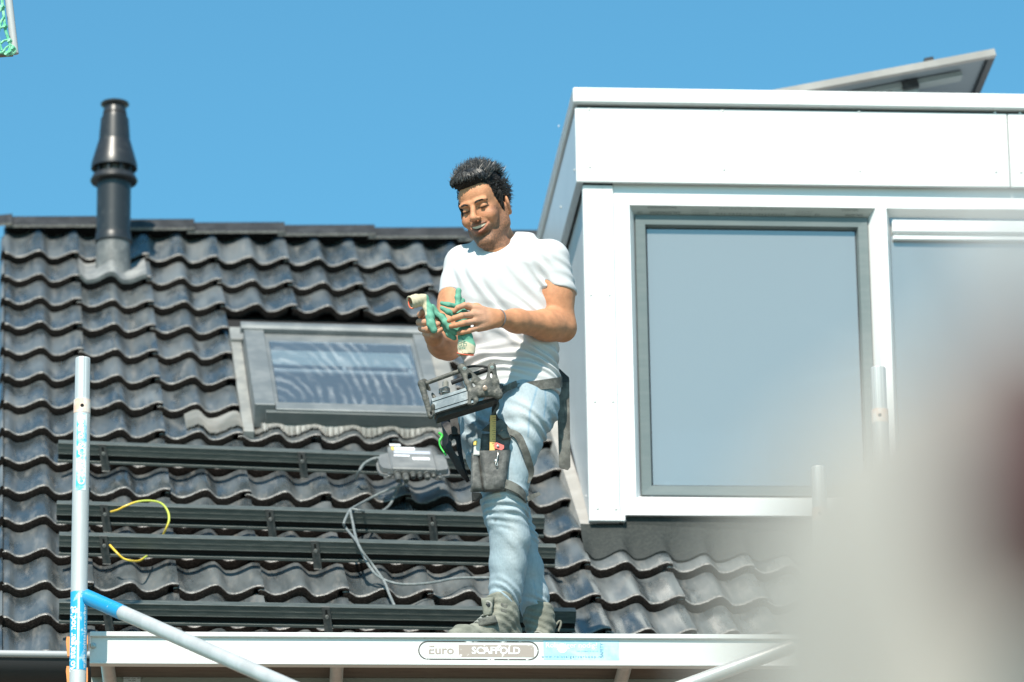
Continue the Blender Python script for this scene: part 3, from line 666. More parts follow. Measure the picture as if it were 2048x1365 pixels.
# room behind the glass
M_room = mat('room_wall', (.60, .62, .62), .9); 
m = MB(); RX0, RX1, RY0, RY1, RZ0, RZ1 = out[0]+.03, XR-.03, .09, 3.1, zfb-.9, zc2-.06
cs_ = [DP(x, y, z_) for z_ in (RZ0, RZ1) for x, y in ((RX0, RY0), (RX1, RY0), (RX1, RY1), (RX0, RY1))]
m.add(cs_, [(0, 1, 2, 3), (4, 7, 6, 5), (1, 2, 6, 5), (2, 3, 7, 6), (3, 0, 4, 7)]); m.build('room', M_room, dor, fix=False)
for k_, (pa, pb2) in enumerate((((1596, 640), (1745, 700)), ((1604, 770), (1745, 745)), ((1800, 690), (2040, 735)))):   # sloping ceiling boards inside
    a_i, b_i = hit(*pa, DP(0, 1.4, 0), EY), hit(*pb2, DP(0, 1.4, 0), EY); m = MB(); m.box((a_i+b_i)/2, (b_i-a_i)/2, EY*.05, EZ*.018); m.build('ceiling_board', mat('pale_board', (.75, .76, .76), .8), dor)
m = MB(); P = [[DP(RX0+.06+.55*u_, .30+.035*math.sin(u_*38), zz_) for u_ in np.linspace(0, 1, 60)] for zz_ in (r3[2]-.5, r3[2]+.30)]; m.grid(P); m.build('pane_tint_cloth', mat('blue_tint_cloth', (.16, .30, .38), .9, col2=(.42, .38, .46), nscale=9), dor, smooth=True)  # added cloth that gives the lower pane its bluish reflection tone
lp = hit(1843, 612, DP(0, 0, RZ1-.02), EZ)
lamp = MB().lathe([(.02, .02), (.15, .02), (.175, -.01), (.16, -.03), (.10, -.05), (.0, -.058)], lp, EZ, 28).build('ceiling_lamp', mat('opal_lamp', (.60, .62, .62), .4), None, smooth=40)
tag(lamp, 'round opal ceiling lamp seen through the right dormer window', 'lamp')
for px, py, hh in ((1330, 969, .05), (1396, 970, .03)):
    x, z_ = dl(px, py, .12); m = MB(); b_ = DP(x, .12, r3[2]-.012)
    P = [b_+EX*(a*.02-.004)+EZ*(hh*(1.2-a*a)*.8) for a in np.linspace(-1, 1, 9)]
    m.prism([b_+EX*(-.032)]+[b_+EX*(-.03+.05*t)+EZ*(hh*math.sin(t*1.7)**1.3) for t in np.linspace(0, 1, 9)]+[b_+EX*.02], EY*.012)
    tag(m.build('paper_ornament', M_lab), ('larger' if hh > .04 else 'smaller')+' white pointed ornament standing on the sill behind the left window', 'ornament', 'white ornaments on the window sill')
# lead apron under the dormer, dressed over the waves
mb = MB(); P = []
c_a = 13.06; ccs = np.linspace(c_a, 27, 300); ytopA = np.dot(DP(.2, 0, zk)-RO, V)+.02
for f in np.linspace(0, 1, 8):
    rowp = []
    for cc in ccs:
        ylow = -GAUGE*10.62 + .010*math.sin(cc*2.3)+.006*math.sin(cc*5.1); yt_ = -GAUGE*10.08
        y = yt_*(1-f)+ylow*f; hh = (tile_h(cc, min(y, -GAUGE*10.001)))*min(1, f*1.6)+.010+(1-f)**2*.02
        rowp.append(RL(cc*WAVE, y, hh))
    P.append(rowp)
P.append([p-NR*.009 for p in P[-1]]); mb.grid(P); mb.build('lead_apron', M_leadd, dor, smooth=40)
# pale flashing strip up the cheek
m = MB(); c2 = np.dot(_B @ (DP(xk+.01, .4, 0)-RO), [1, 0, 0])/WAVE
P = [[RL(13.06*WAVE, y, -.05), RL(13.12*WAVE, y, .004), RL(13.45*WAVE, y, .006), RL((c2+.02)*WAVE+.0, y, .012)] for y in np.linspace(-GAUGE*9.95, GAUGE*.4, 20)]
m.grid(P); m.build('cheek_flashing', mat('pale_flashing', (.30, .285, .265), .6, col2=(.36, .345, .325), nscale=9), dor, smooth=30)

# ---------------------------------------------------------------- solar panel on the dormer roof
Yp = D0[1]+.75
tipT = at(1989, 97, Yp); tipB = at(1990.5, 111, Yp); lft = at(1540, 181, Yp); rb_ = at(1937, 186, Yp+.55)
sp = thing('solar_module', (tipT+lft)/2, 'tilted solar panel with grey frame, seen from below on the dormer roof', 'solar panel')
e1 = nrm(tipT-lft); L1 = np.linalg.norm(tipT-lft)+.55; d2 = rb_-tipB; thick = np.linalg.norm(tipT-tipB)
e2 = nrm(np.array([-.02, 1.0, 0.0])*1.0 + np.array([0, 0, d2[2]/max(.3, abs(d2[1]))])*.0 + np.array([-.10, 0, -.10])); W2 = 1.0
e2 = nrm(e2-e1*np.dot(e2, e1)); e3 = nrm(np.cross(e1, e2)); e3 = e3 if e3[2] > 0 else -e3
M_pf = mat('grey_panel_frame', (.24, .23, .215), .5, .2, col2=(.28, .27, .255), nscale=6); M_pb = mat('panel_backsheet', (.13, .16, .18), .5); M_pg = mat('panel_glass', (.01, .012, .02), .1)
o_ = tipT-e3*thick/2
def pb(nm, xa, xb, ya, yb, ha, hb, mm, par): return MB().box(o_-e1*(xa+xb)/2+e2*(ya+yb)/2+e3*(ha+hb)/2, e1*(xb-xa)/2, e2*(yb-ya)/2, e3*(hb-ha)/2, 0, .001).build(nm, mm, par)
t2 = thick/2
pb('frame_bar', 0, L1, 0, .03, -t2, t2, M_pf, sp); pb('frame_bar', 0, L1, W2-.03, W2, -t2, t2, M_pf, sp)
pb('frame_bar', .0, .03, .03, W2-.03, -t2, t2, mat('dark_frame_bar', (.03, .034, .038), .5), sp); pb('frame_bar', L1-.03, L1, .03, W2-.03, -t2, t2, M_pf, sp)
pb('backsheet', .03, L1-.03, .03, W2-.03, t2*.2, t2*.5, M_pb, sp); pb('glass', .03, L1-.03, .03, W2-.03, t2*.55, t2*.8, M_pg, sp)
pb('support_channel', .13, .95, .13, .19, -t2*1.6, -t2*.1, mat('galvanised_channel', (.22, .25, .25), .5, .2), sp)
pb('clamp', .33, .40, .12, .20, -t2*2.6, -t2*.3, M_blackpl, sp)
pb('clamp', .27, .31, .0, .035, t2, t2*2.0, M_blackpl, sp)
ft_ = o_-e1*.36+e2*.16-e3*t2*2.2
m = MB(); zr = D0[2]+zc; m.box((ft_+np.array([ft_[0], ft_[1], zr]))/2+np.array([-.03, 0, 0]), (.06, 0, 0), (0, .02, 0), (0, 0, max(.01, (ft_[2]-zr)/2)), 0, .002); m.lathe([(.010, 0), (.010, .006), (.005, .007)], ft_+np.array([.0, -.022, -.034]), (0, -1, 0), 8); m.build('support_leg', mat('pale_support', (.26, .29, .29), .5, .2), sp)

# ================================================================ scaffold
YS = 16.12
S0 = at(180, 1263, YS)
SXA = math.radians(-2.0); SX = np.array([math.cos(SXA), math.sin(SXA), 0.0]); SY = np.array([-math.sin(SXA), math.cos(SXA), 0.0])
def SP(x, y, z): return S0+SX*x+SY*y+EZ*z
def sl2(px, py, off=0.0):
    q = hit(px, py, S0+SY*off, SY)-S0; return float(np.dot(q, SX)), float(q[2])
M_scal = mat('scaffold_aluminium', (.52, .52, .51), .40, .3, col2=(.61, .61, .60), nscale=10, bump=.06, bscale=70, stretch=(1, 1, .2))
M_beam = mat('white_scaffold_beam', (.66, .66, .645), .42, .05, col2=(.30, .28, .26), nscale=34, lo=.66, hi=.76, bump=.06)
M_ply = mat('plywood_underside', (.13, .095, .075), .8, col2=(.10, .07, .055), nscale=6, stretch=(1, 8, 1))
M_rear = mat('grey_rear_beam', (.36, .37, .33), .5, .1)
M_orange = mat('orange_clip', (.72, .27, .08), .45)
M_blue = mat('blue_sticker', (.03, .36, .62), .4, col2=(.55, .66, .70), nscale=26, lo=.56, hi=.68)
M_bluep = mat('blue_paint', (.015, .28, .55), .35, col2=(.55, .62, .66), nscale=55, lo=.64, hi=.72)
M_letw = mat('white_letters', (.80, .82, .83), .5); M_brown = mat('worn_brown_print', (.33, .28, .25), .7, col2=(.72, .71, .69), nscale=34, lo=.55, hi=.64)
M_dprint = mat('dark_print', (.07, .065, .06), .7, col2=(.70, .69, .67), nscale=28, lo=.56, hi=.64)
BL = 5.2; zb = sl2(700, 1329, 0)[1]; zf_ = sl2(700, 1275, 0)[1]; PW = .50
plat = thing('scaffold_platform', SP(BL/2, 0, zb), 'white edged scaffold platform under the worker, with printed stickers', 'scaffold platform')
def sbox(m, xa, xb, ya, yb, za, zb_, mi=0, bev=.0015): return m.box(SP((xa+xb)/2, (ya+yb)/2, (za+zb_)/2), SX*(xb-xa)/2, SY*(yb-ya)/2, EZ*(zb_-za)/2, mi, bev)
m = MB(); sbox(m, 0, BL, 0, .045, zf_, 0, 0, .002); sbox(m, 0, BL, .012, .040, zb+.006, zf_-.0002, 0, 0); sbox(m, 0, BL, .004, .045, zb, zb+.0065)
beam = m.build('edge_beam', M_beam, plat)
m = MB(); sbox(m, 0, BL, PW, PW+.04, zb, 0); m.build('rear_beam', M_rear, plat)
m = MB(); sbox(m, .0, BL, .046, PW-.001, -.034, -.018, 0, 0); m.build('deck_board', [M_ply], plat)
for px in (220, 682, 1262):
    x, _ = sl2(px, 1345, .02); m = MB(); m.tube([SP(x-.012, .041, zb+.028), SP(x+.0, PW-.001, zb+.028)], .024, 12); m.build('cross_tube', M_scal, plat, smooth=True)
x, z_ = sl2(186, 1292, .0115); m = MB(); m.lathe([(.011, 0), (.011, .003), (.006, .0055)], SP(x, .012, z_), -SY, 14); m.build('rivet', M_bolt, plat, smooth=True)
# printed logo, outlined lozenge
ya_ = .0112; lx0, lz1 = sl2(836, 1282, ya_); lx1, lz0 = sl2(1078, 1321, ya_)
def BP(x, z_, y=ya_): return SP(x, y, z_)
def lozenge(m, x0, x1, z0, z1, t, y, mi=0):
    r = (z1-z0)/2; n = 14; o = []; i_ = []
    for k in range(n+1): a = math.pi/2+math.pi*k/n; o.append((x0+r+r*math.cos(a), (z0+z1)/2+r*math.sin(a))); i_.append((x0+r+(r-t)*math.cos(a), (z0+z1)/2+(r-t)*math.sin(a)))
    for k in range(n+1): a = -math.pi/2+math.pi*k/n; o.append((x1-r+r*math.cos(a), (z0+z1)/2+r*math.sin(a))); i_.append((x1-r+(r-t)*math.cos(a), (z0+z1)/2+(r-t)*math.sin(a)))
    N_ = len(o); m.add([BP(*p, y) for p in o]+[BP(*p, y) for p in i_], [(k, (k+1) % N_, N_+(k+1) % N_, N_+k) for k in range(N_)], mi)
logo = MB(); lozenge(logo, lx0, lx1, lz0, lz1, .0045, ya_)
logo.build('logo_outline', M_dprint, beam, fix=False)
m = MB(); zm = (lz0+lz1)/2; hx = lx1-lx0
text_on(m, 'Euro', BP(lx0+hx*.19, zm), SX, EZ, .042, 1.1, 1.0, 0, .0008); m.build('logo_lettering', M_brown, beam, fix=False)
m = MB(); m.add([BP(lx0+hx*.335, zm-.023), BP(lx0+hx*.96, zm-.023), BP(lx0+hx*.96, zm+.020), BP(lx0+hx*.335, zm+.020)], [(0, 1, 2, 3)]); m.build('logo_block', M_brown, beam, fix=False)
m = MB(); text_on(m, 'SCAFFOLD', BP(lx0+hx*.645, zm-.001, ya_-.0008), SX, EZ, .034, 1.02, 1.0, 0, .0008); m.build('logo_lettering', M_letw, beam, fix=False)
bx0, bz1 = sl2(1086.5, 1281, ya_); bx1, bz0 = sl2(1239, 1321, ya_)
m = MB(); m.add([BP(bx0, bz0), BP(bx1, bz0), BP(bx1, bz1), BP(bx0, bz1)], [(0, 1, 2, 3)]); stk = m.build('rental_sticker', mat('pale_blue_sticker', (.30, .58, .70), .45, col2=(.45, .66, .74), nscale=16), beam, fix=False)
m = MB(); bw = bx1-bx0; zq = lambda t: bz0+(bz1-bz0)*t
text_on(m, 'Rolsteiger nodig?', BP(bx0+bw*.37, zq(.74), ya_-.0008), SX, EZ, .026, 1.0); m.lathe([(.0, .0), (.017, .0001), (.017, .0003)], BP(bx0+bw*.25, zq(.60), ya_-.0004), -SY, 20); m.build('sticker_lettering', M_letw, beam, fix=False)
m = MB(); text_on(m, 'www.rolsteigerverkoop.nl', BP(bx0+bw*.37, zq(.17), ya_-.0008), SX, EZ, .013, 1.15, 1.3); text_on(m, 'voor transport en verhuur', BP(bx0+bw*.58, zq(.46), ya_-.0008), SX, EZ, .007); text_on(m, 'SAFETY', BP(bx0+bw*.77, zq(.5), ya_-.0008), EZ, -SX, .016); m.build('sticker_lettering', mat('sticker_blue_print', (.10, .22, .32), .6), beam, fix=False)
# small type plate below on the rear beam
x, z_ = sl2(264, 1358, PW-.004); m = MB(); sbox(m, x-.03, x+.03, PW-.003, PW-.001, z_-.02, z_+.008, 0, 0); tp = m.build('type_plate', M_lab, plat)
m = MB(); [text_on(m, s_, SP(x, PW-.0036, z_+.002-.008*k), SX, EZ, .007) for k, s_ in enumerate(('MAXIMUM LOAD 200 KG', 'EN 1004', 'CLASS 3'))]; m.build('plate_lettering', M_dprint, plat, fix=False)
# orange hooks at the platform end
for px, py, s_ in ((138, 1293, -1), (170, 1290, 1), (138, 1352, -1), (170, 1355, 1)):
    c = at(px, py, YS-.005); m = MB(); w_, h_ = .017, .034
    m.prism([c+EX*(-w_*.6*-s_)*0+EX*a+EZ*b for a, b in ((-w_*.5, h_), (w_*.5, h_), (w_*.62, -h_*.2), (w_*.3, -h_), (-w_*.3, -h_), (-w_*.62, h_*.5))], EY*.02); m.build('locking_clip', M_orange, plat)

# ---- uprights
RPOLE = .0285
def cyl_patch(m, o, ax, front, r, s0, s1, a0, a1, n=16, mi=0):
    side = np.cross(ax, front)
    m.grid([[o+ax*s+r*(math.cos(a)*front+math.sin(a)*side) for a in np.linspace(a0, a1, n)] for s in (s0, s1)], mi)
def cyl_text(m, s_, o, ax, front, r, s, a, size, up=True, sx=1.0, sp=1.0, mi=0, bold=0):
    v, f = text_mesh(s_, size, sx, sp, bold); side = np.cross(ax, front); k = 1 if up else -1
    m.add([o+ax*(s+k*x)+r*(math.cos(a-k*y/r)*front+math.sin(a-k*y/r)*side) for x, y in v], f, mi)
def upright(pt, pb_, Y, label, sticker=False):
    top = at(*pt, Y); bot = at(*pb_, Y); ax = nrm(bot-top) if pb_[1] > 1200 else np.array([0, 0, -1.0]); bot = top+ax*(6.0 if not sticker else 3.2)
    bot = top+ax*(top[2]-.0)/abs(ax[2])
    t = thing('scaffold_upright', bot, label, 'scaffold pole', 'scaffold uprights standing in front of the roof')
    L_ = .148
    n = 40; m = MB(); prof_ = []
    rr = [RPOLE*.91*(1-.035*(k % 4 == 0)) for k in range(n)]
    a = nrm(np.cross(ax, EY)); b = np.cross(ax, a)
    ringp = lambda s, f: [top+ax*s+f*rr[k]*(math.cos(2*math.pi*k/n)*a+math.sin(2*math.pi*k/n)*b) for k in range(n)]
    P = [ringp(0, .93), ringp(.004, 1), ringp(L_+.02, 1)]
    m.add(sum(P, []), [(i*n+k, i*n+(k+1) % n, (i+1)*n+(k+1) % n, (i+1)*n+k) for i in range(2) for k in range(n)]+[tuple(range(n))])
    m.build('spigot', mat('bright_spigot', (.60, .60, .59), .35, .35), t)
    m = MB(); m.lathe([(RPOLE*.9, L_), (RPOLE, L_+.002), (RPOLE, np.linalg.norm(bot-top))], top, ax, 36); m.build('tube', M_scal, t, smooth=40)
    fr = nrm(nrm(CAM-top)-ax*np.dot(nrm(CAM-top), ax))
    m = MB(); cyl_patch(m, top, ax, fr, RPOLE+.0006, L_+.004, L_+.052, -math.pi*.98, math.pi*.98, 40); m.build('orange_mark', mat('faded_orange_band', (.70, .47, .36), .5, col2=(.72, .66, .62), nscale=20), t, smooth=True, fix=False)
    m = MB(); m.lathe([(.0, .0), (.0062, 0), (.0062, .0012)], top+ax*(L_+.030)+fr*(RPOLE-.0002), fr, 14); m.build('pin_hole', M_hole, t)
    if sticker:
        z2 = lambda py: np.dot(at(160, py, Y)-top, ax)
        s0, s1 = z2(832), z2(985)
        m = MB(); cyl_patch(m, top, ax, fr, RPOLE+.0006, s0, s1, -.62, .62); m.build('logo_sticker', mat('faded_logo_sticker', (.06, .45, .66), .45, col2=(.66, .70, .72), nscale=20, lo=.42, hi=.60), t, smooth=True, fix=False)
        m = MB(); cyl_text(m, 'euro', top, ax, fr, RPOLE+.0013, s0+.055, 0, .036, True, 1.0, 1.0, 0, .0012); cyl_text(m, 'SCAFFOLD', top, ax, fr, RPOLE+.0013, s0+(s1-s0)*.66, 0, .031, True, .98, 1.0, 0, .0012); m.build('logo_lettering', M_letw, t, fix=False)
        s0, s1 = z2(1186), z2(1343)
        m = MB(); cyl_patch(m, top, ax, fr, RPOLE+.0006, s0, s1, -1.4, 1.4, 24); m.build('rental_sticker', M_blue, t, smooth=True, fix=False)
        m = MB(); cyl_text(m, 'Rolsteiger nodig?', top, ax, fr, RPOLE+.0013, (s0+s1)/2+.03, .72, .036, False, .92, 1.0, 0, .0012); cyl_text(m, 'www.rolsteigerverkoop.nl', top, ax, fr, RPOLE+.0013, (s0+s1)/2, -.75, .018, False, 1.25, 1.1); m.build('sticker_lettering', M_letw, t, fix=False)
        m = MB(); cyl_patch(m, top, ax, fr, RPOLE+.0011, s0+.01, s1, -.10, .14); m.build('worn_streak', mat('scraped_aluminium', (.78, .79, .80), .4, .3, col2=(.5, .64, .72), nscale=40, lo=.55, hi=.7), t, smooth=True, fix=False)
    return t
YPOLE = YS-.20
upright((165.7, 717), (155.5, 1365), YPOLE, 'aluminium scaffold pole with blue worn stickers at the left edge', True)
upright((1756, 736), (0, 0), 15.6, 'scaffold pole top with ribbed spigot before the window mullion')
upright((1637, 935), (0, 0), 16.15, 'lower ribbed scaffold pole top below the left window corner')
# ---- diagonal braces
def brace(p0, Y0, p1, Y1, label, blue=False):
    a = at(*p0, Y0); b = at(*p1, Y1); d = nrm(b-a); b = b+d*.8
    t = thing('scaffold_brace', b, label, 'scaffold brace', 'diagonal scaffold braces')
    m = MB(); m.lathe([(RPOLE*.86, .0), (RPOLE*.86, np.linalg.norm(b-a))], a, d, 28); m.build('tube', M_scal, t, smooth=40)
    if blue:
        m = MB(); m.lathe([(RPOLE*.90, -.02), (RPOLE*.90, .30)], a, d, 28); m.build('blue_end', M_bluep, t, smooth=40)
        m = MB(); c = a-d*.03; m.lathe([(RPOLE*.8, -.05), (RPOLE*1.0, -.034), (RPOLE*1.0, 0)], a, d, 20); m.build('clamp', mat('dark_blue_clamp', (.02, .09, .22), .4), t, smooth=40)
    return t
brace((166, 1191), YPOLE+.02, (560, 1365), YS-1.3, 'aluminium diagonal brace with a blue painted end at lower left', True)
brace((1585, 1293), 15.95, (1390, 1365), 15.95, 'aluminium diagonal brace at the lower right, partly out of sight')

# ---------------------------------------------------------------- green safety net on a grey frame at the top left corner
YN = 15.9
c1 = at(30, 108, YN); c0_ = at(13, -40, YN); cL = at(-120, 118, YN)
nf = thing('net_frame', c1, 'grey metal frame corner at the top left edge of the picture', 'frame')
m = MB(); m.tube([c1, c0_], .0135, 12); m.build('upright_bar', mat('painted_grey_bar', (.40, .41, .42), .5), nf, smooth=True)
m = MB(); m.tube([at(26, 108, YN), cL], .010, 12); m.build('lower_bar', mat('rusty_lower_bar', (.22, .16, .14), .7), nf, smooth=True)
M_net = mat('green_net_cord', (.10, .42, .25), .8, col2=(.30, .62, .42), nscale=40, bump=.4)
net = MB()
Pn = [(6, -20), (8, 10), (5, 30), (10, 52), (12, 66), (14, 78), (18, 84), (24, 90)]
Y2 = YN-.03
edge = [at(3, -20, Y2), at(5, 12, Y2), at(8, 34, Y2), at(10, 55, Y2), at(14, 70, Y2), at(20, 88, Y2), at(29, 97, Y2), at(30, 103, Y2), at(24, 108, Y2), at(14, 108, Y2), at(-2, 106, Y2), at(-40, 112, Y2)]
net.tube(curve_pts(edge, 6), .0055, 7)
for pts in ([(10, 52), (0, 56), (-20, 52)], [(19, 80), (8, 82), (0, 88), (-15, 86)], [(22, 90), (12, 96), (6, 104), (-6, 108)], [(5, 14), (-4, 26), (-14, 20)], [(8, 34), (2, 44), (0, 56), (-3, 70), (0, 88), (4, 102)], [(16, 78), (20, 92), (16, 106)], [(-14, 20), (-10, 38), (0, 56)]):
    net.tube(curve_pts([at(x, y, Y2-.006) for x, y in pts], 6), .0042, 7)
for x, y in ((10, 53), (19, 82), (26, 97), (5, 14), (20, 104), (14, 108)): net.tube([at(x-2, y-2, Y2-.01), at(x+2, y+2, Y2+.0)], .0085, 7)
tag(net.build('safety_net', M_net, None, smooth=True), 'green knotted safety net tied to the frame at top left', 'net')

# ---------------------------------------------------------------- close to the lens, far out of focus: a closed parasol and a small lantern
YF = 1.40
pt = at(2035, 590, YF); pbm = at(2015, 1990, YF)
M_par = mat('pale_grey_canvas', (.31, .292, .264), .8, col2=(.28, .27, .247), nscale=14, bump=.1)
par = thing('closed_parasol', (pbm[0], pbm[1], 0), 'closed pale grey parasol, strongly blurred, at the lower right close to the lens', 'parasol')
axp = nrm(pbm-pt); n = 48; P = []
prR = [(s_*YF/F_PX, r_*YF/F_PX) for s_, r_ in ((0, 10), (90, 100), (180, 230), (300, 370), (420, 480), (620, 545), (900, 555), (1400, 570), (2600, 600), (5000, 560))]
sd = nrm(np.cross(axp, EY)); fd = np.cross(axp, sd)
for s, r_ in prR: P.append([pt+axp*s+r_*(1+.10*math.cos(8*a+s*2))*(math.cos(a)*sd+math.sin(a)*fd) for a in np.linspace(0, 2*math.pi, n+1)])
m = MB(); m.grid(P); m.build('canopy', M_par, par, smooth=60)
m = MB(); m.tube([pt-axp*.03, np.array([pt[0]+axp[0]*1.9, pt[1], 0.0])], .017, 14); m.build('pole', mat('parasol_pole', (.4, .4, .4), .5), par, smooth=True)
m = MB(); m.lathe([(.0, .05), (.25, .05), (.28, .02), (.28, 0)], np.array([pt[0]+axp[0]*1.9, pt[1], 0.0]), EZ, 32); m.build('base', mat('parasol_base', (.25, .25, .25), .8), par)
lc = at(2082, 960, YF-.16)
lan = thing('lantern', lc, 'dark reddish brown lantern, strongly blurred, at the right edge close to the lens', 'lantern')
M_lan = mat('dark_red_lantern', (.045, .012, .010), .5, col2=(.07, .02, .016), nscale=30)
m = MB(); m.lathe([(.012, -.040), (.021, -.036), (.025, -.018), (.026, 0), (.025, .018), (.018, .032), (.004, .036)], lc, EZ, 28); m.build('body', M_lan, lan, smooth=40)
m = MB(); m.lathe([(.018, .032), (.019, .036), (.009, .041), (.003, .046)], lc, EZ, 20); m.build('cap', M_lan, lan, smooth=40)
m = MB(); m.tube([lc+EZ*.044, lc+EZ*.10+EY*.06, pt+axp*.05], .0012, 6); m.build('hanging_cord', M_lan, lan)
# ================================================================ implicit-surface modelling for soft shapes
class Vox:
    def __init__(s, lo, hi, h):
        s.lo = np.array(lo, np.float32); s.h = h; s.n = np.ceil((np.array(hi)-s.lo)/h).astype(int)+1
        s.g = [(s.lo[i]+h*np.arange(s.n[i])).astype(np.float32) for i in range(3)]; s.D = np.full(s.n, .06, np.float32)
    def like(s):
        o = Vox.__new__(Vox); o.lo, o.h, o.n, o.g = s.lo, s.h, s.n, s.g; o.D = np.full(s.n, .06, np.float32); return o
    def _box(s, lo, hi):
        a = np.clip(np.floor((np.array(lo)-s.lo)/s.h).astype(int), 0, s.n-1); b = np.clip(np.ceil((np.array(hi)-s.lo)/s.h).astype(int)+1, 1, s.n)
        sl = tuple(slice(a[i], max(a[i]+1, b[i])) for i in range(3))
        return sl, s.g[0][sl[0]][:, None, None], s.g[1][sl[1]][None, :, None], s.g[2][sl[2]][None, None, :]
    def _put(s, sl, d, k, sub):
        D = s.D[sl]
        if sub: d = -d; hh = np.maximum(k-np.abs(D-d), 0)/k; s.D[sl] = np.maximum(D, d)+hh*hh*k*.25
        else: hh = np.maximum(k-np.abs(D-d), 0)/k; s.D[sl] = np.minimum(D, d)-hh*hh*k*.25
    def cone(s, a, b, ra, rb, k=.01, sub=False, flat=None):
        a = np.array(a, float); b = np.array(b, float); R = max(ra, rb)+max(k, .012)+s.h*3
        if flat is not None: R = R*max(1, flat[1])
        sl, x, y, z = s._box(np.minimum(a, b)-R, np.maximum(a, b)+R); ab = b-a; L = float(ab@ab)+1e-12
        px, py, pz = x-a[0], y-a[1], z-a[2]
        t = np.clip((px*ab[0]+py*ab[1]+pz*ab[2])/L, 0, 1); wx, wy, wz = px-t*ab[0], py-t*ab[1], pz-t*ab[2]
        if flat is not None:
            v = nrm(flat[0]); c = (wx*v[0]+wy*v[1]+wz*v[2])*(1/flat[1]-1); wx = wx+c*v[0]; wy = wy+c*v[1]; wz = wz+c*v[2]
        d = np.sqrt(wx*wx+wy*wy+wz*wz)-(ra+(rb-ra)*t); s._put(sl, d.astype(np.float32), k, sub); return s
    def chain(s, pts, rs, k=.01, sub=False, flat=None):
        for i in range(len(pts)-1): s.cone(pts[i], pts[i+1], rs[i], rs[i+1], k, sub, flat)
        return s
    def ell(s, c, r, R=np.eye(3), k=.01, sub=False):
        c = np.array(c, float); r = np.array(r, float); m = max(r)+max(k, .012)+s.h*3
        sl, x, y, z = s._box(c-m, c+m); px, py, pz = x-c[0], y-c[1], z-c[2]
        q = [px*R[i][0]+py*R[i][1]+pz*R[i][2] for i in range(3)]
        k0 = np.sqrt(sum((q[i]/r[i])**2 for i in range(3)))+1e-6; k1 = np.sqrt(sum((q[i]/r[i]**2)**2 for i in range(3)))+1e-6
        s._put(sl, (k0*(k0-1)/k1).astype(np.float32), k, sub); return s
    def loft(s, lev, ang, k=.02):
        """lev rows (z, cx, cy, a, b): stacked ellipses turned by ang about z"""
        lev = np.array(sorted(lev)); z = s.g[2]; z0, z1 = lev[0, 0], lev[-1, 0]; zz = np.clip(z, z0, z1)
        cx, cy, a, b = (smooth_interp(zz, lev[:, 0], lev[:, i])[None, None, :] for i in range(1, 5))
        x, y = s.g[0][:, None, None], s.g[1][None, :, None]; c, si = math.cos(ang), math.sin(ang)
        u = (x-cx)*c+(y-cy)*si; v = -(x-cx)*si+(y-cy)*c
        k0 = np.sqrt((u/a)**2+(v/b)**2)+1e-6; k1 = np.sqrt((u/a**2)**2+(v/b**2)**2)+1e-6; d = k0*(k0-1)/k1
        dz = np.maximum(z0-z, z-z1)[None, None, :]; d = np.where(dz > 0, np.maximum(d, dz), np.maximum(d, dz)); sl = (slice(None),)*3
        s._put(sl, d.astype(np.float32), k, False); return s
    def cut(s, p, n, k=.004):
        n = nrm(n); x, y, z = s.g[0][:, None, None], s.g[1][None, :, None], s.g[2][None, None, :]
        d = (x-p[0])*n[0]+(y-p[1])*n[1]+(z-p[2])*n[2]; hh = np.maximum(k-np.abs(s.D-d), 0)/k; s.D = (np.maximum(s.D, d)+hh*hh*k*.25).astype(np.float32); return s
    def disp(s, fn, band=.03):
        i = np.nonzero(np.abs(s.D) < band); P = [s.g[j][i[j]] for j in range(3)]; s.D[i] += fn(*P).astype(np.float32); return s
    def mesh(s, name, mats, parent=None, color=None, offset=(0, 0, 0)):
        D = s.D; D[0], D[-1] = .05, .05; D[:, 0], D[:, -1] = .05, .05; D[:, :, 0], D[:, :, -1] = .05, .05
        ins = D < 0; n = s.n
        cnt = np.zeros(n-1, np.int8)
        for dx in (0, 1):
            for dy in (0, 1):
                for dz in (0, 1): cnt += ins[dx:n[0]-1+dx, dy:n[1]-1+dy, dz:n[2]-1+dz]
        act = (cnt > 0) & (cnt < 8); I = np.argwhere(act); idx = np.full(n-1, -1, np.int32); idx[act] = np.arange(len(I))
        pos = np.zeros((len(I), 3)); w = np.zeros(len(I)); C = [(a, b, c) for a in (0, 1) for b in (0, 1) for c in (0, 1)]
        val = {c: D[I[:, 0]+c[0], I[:, 1]+c[1], I[:, 2]+c[2]].astype(float) for c in C}
        for c in C:
            for ax in range(3):
                if c[ax] == 0:
                    e = list(c); e[ax] = 1; e = tuple(e); va, vb = val[c], val[e]; mk = (va < 0) != (vb < 0)
                    t = va[mk]/(va[mk]-vb[mk]); q = np.tile(np.array(c, float), (mk.sum(), 1)); q[:, ax] += t; pos[mk] += q; w[mk] += 1
        V_ = (I+pos/w[:, None])*s.h+s.lo; F = []
        for ax in range(3):
            o1, o2 = [(1, 2), (2, 0), (0, 1)][ax]; m0 = [slice(1, -1)]*3; m1 = [slice(1, -1)]*3; m0[ax] = slice(0, -1); m1[ax] = slice(1, None)
            A, B = ins[tuple(m0)], ins[tuple(m1)]; off = np.array([1, 1, 1]); off[ax] = 0
            for flip, mk in ((False, A & ~B), (True, ~A & B)):
                q = np.argwhere(mk)+off
                def cell(d1, d2):
                    r = q.copy(); r[:, o1] += d1; r[:, o2] += d2; return idx[r[:, 0], r[:, 1], r[:, 2]]
                f = np.stack([cell(-1, -1), cell(0, -1), cell(0, 0), cell(-1, 0)], 1); F.append(f[:, ::-1] if flip else f)
        F = np.concatenate(F); F = F[(F >= 0).all(1)]
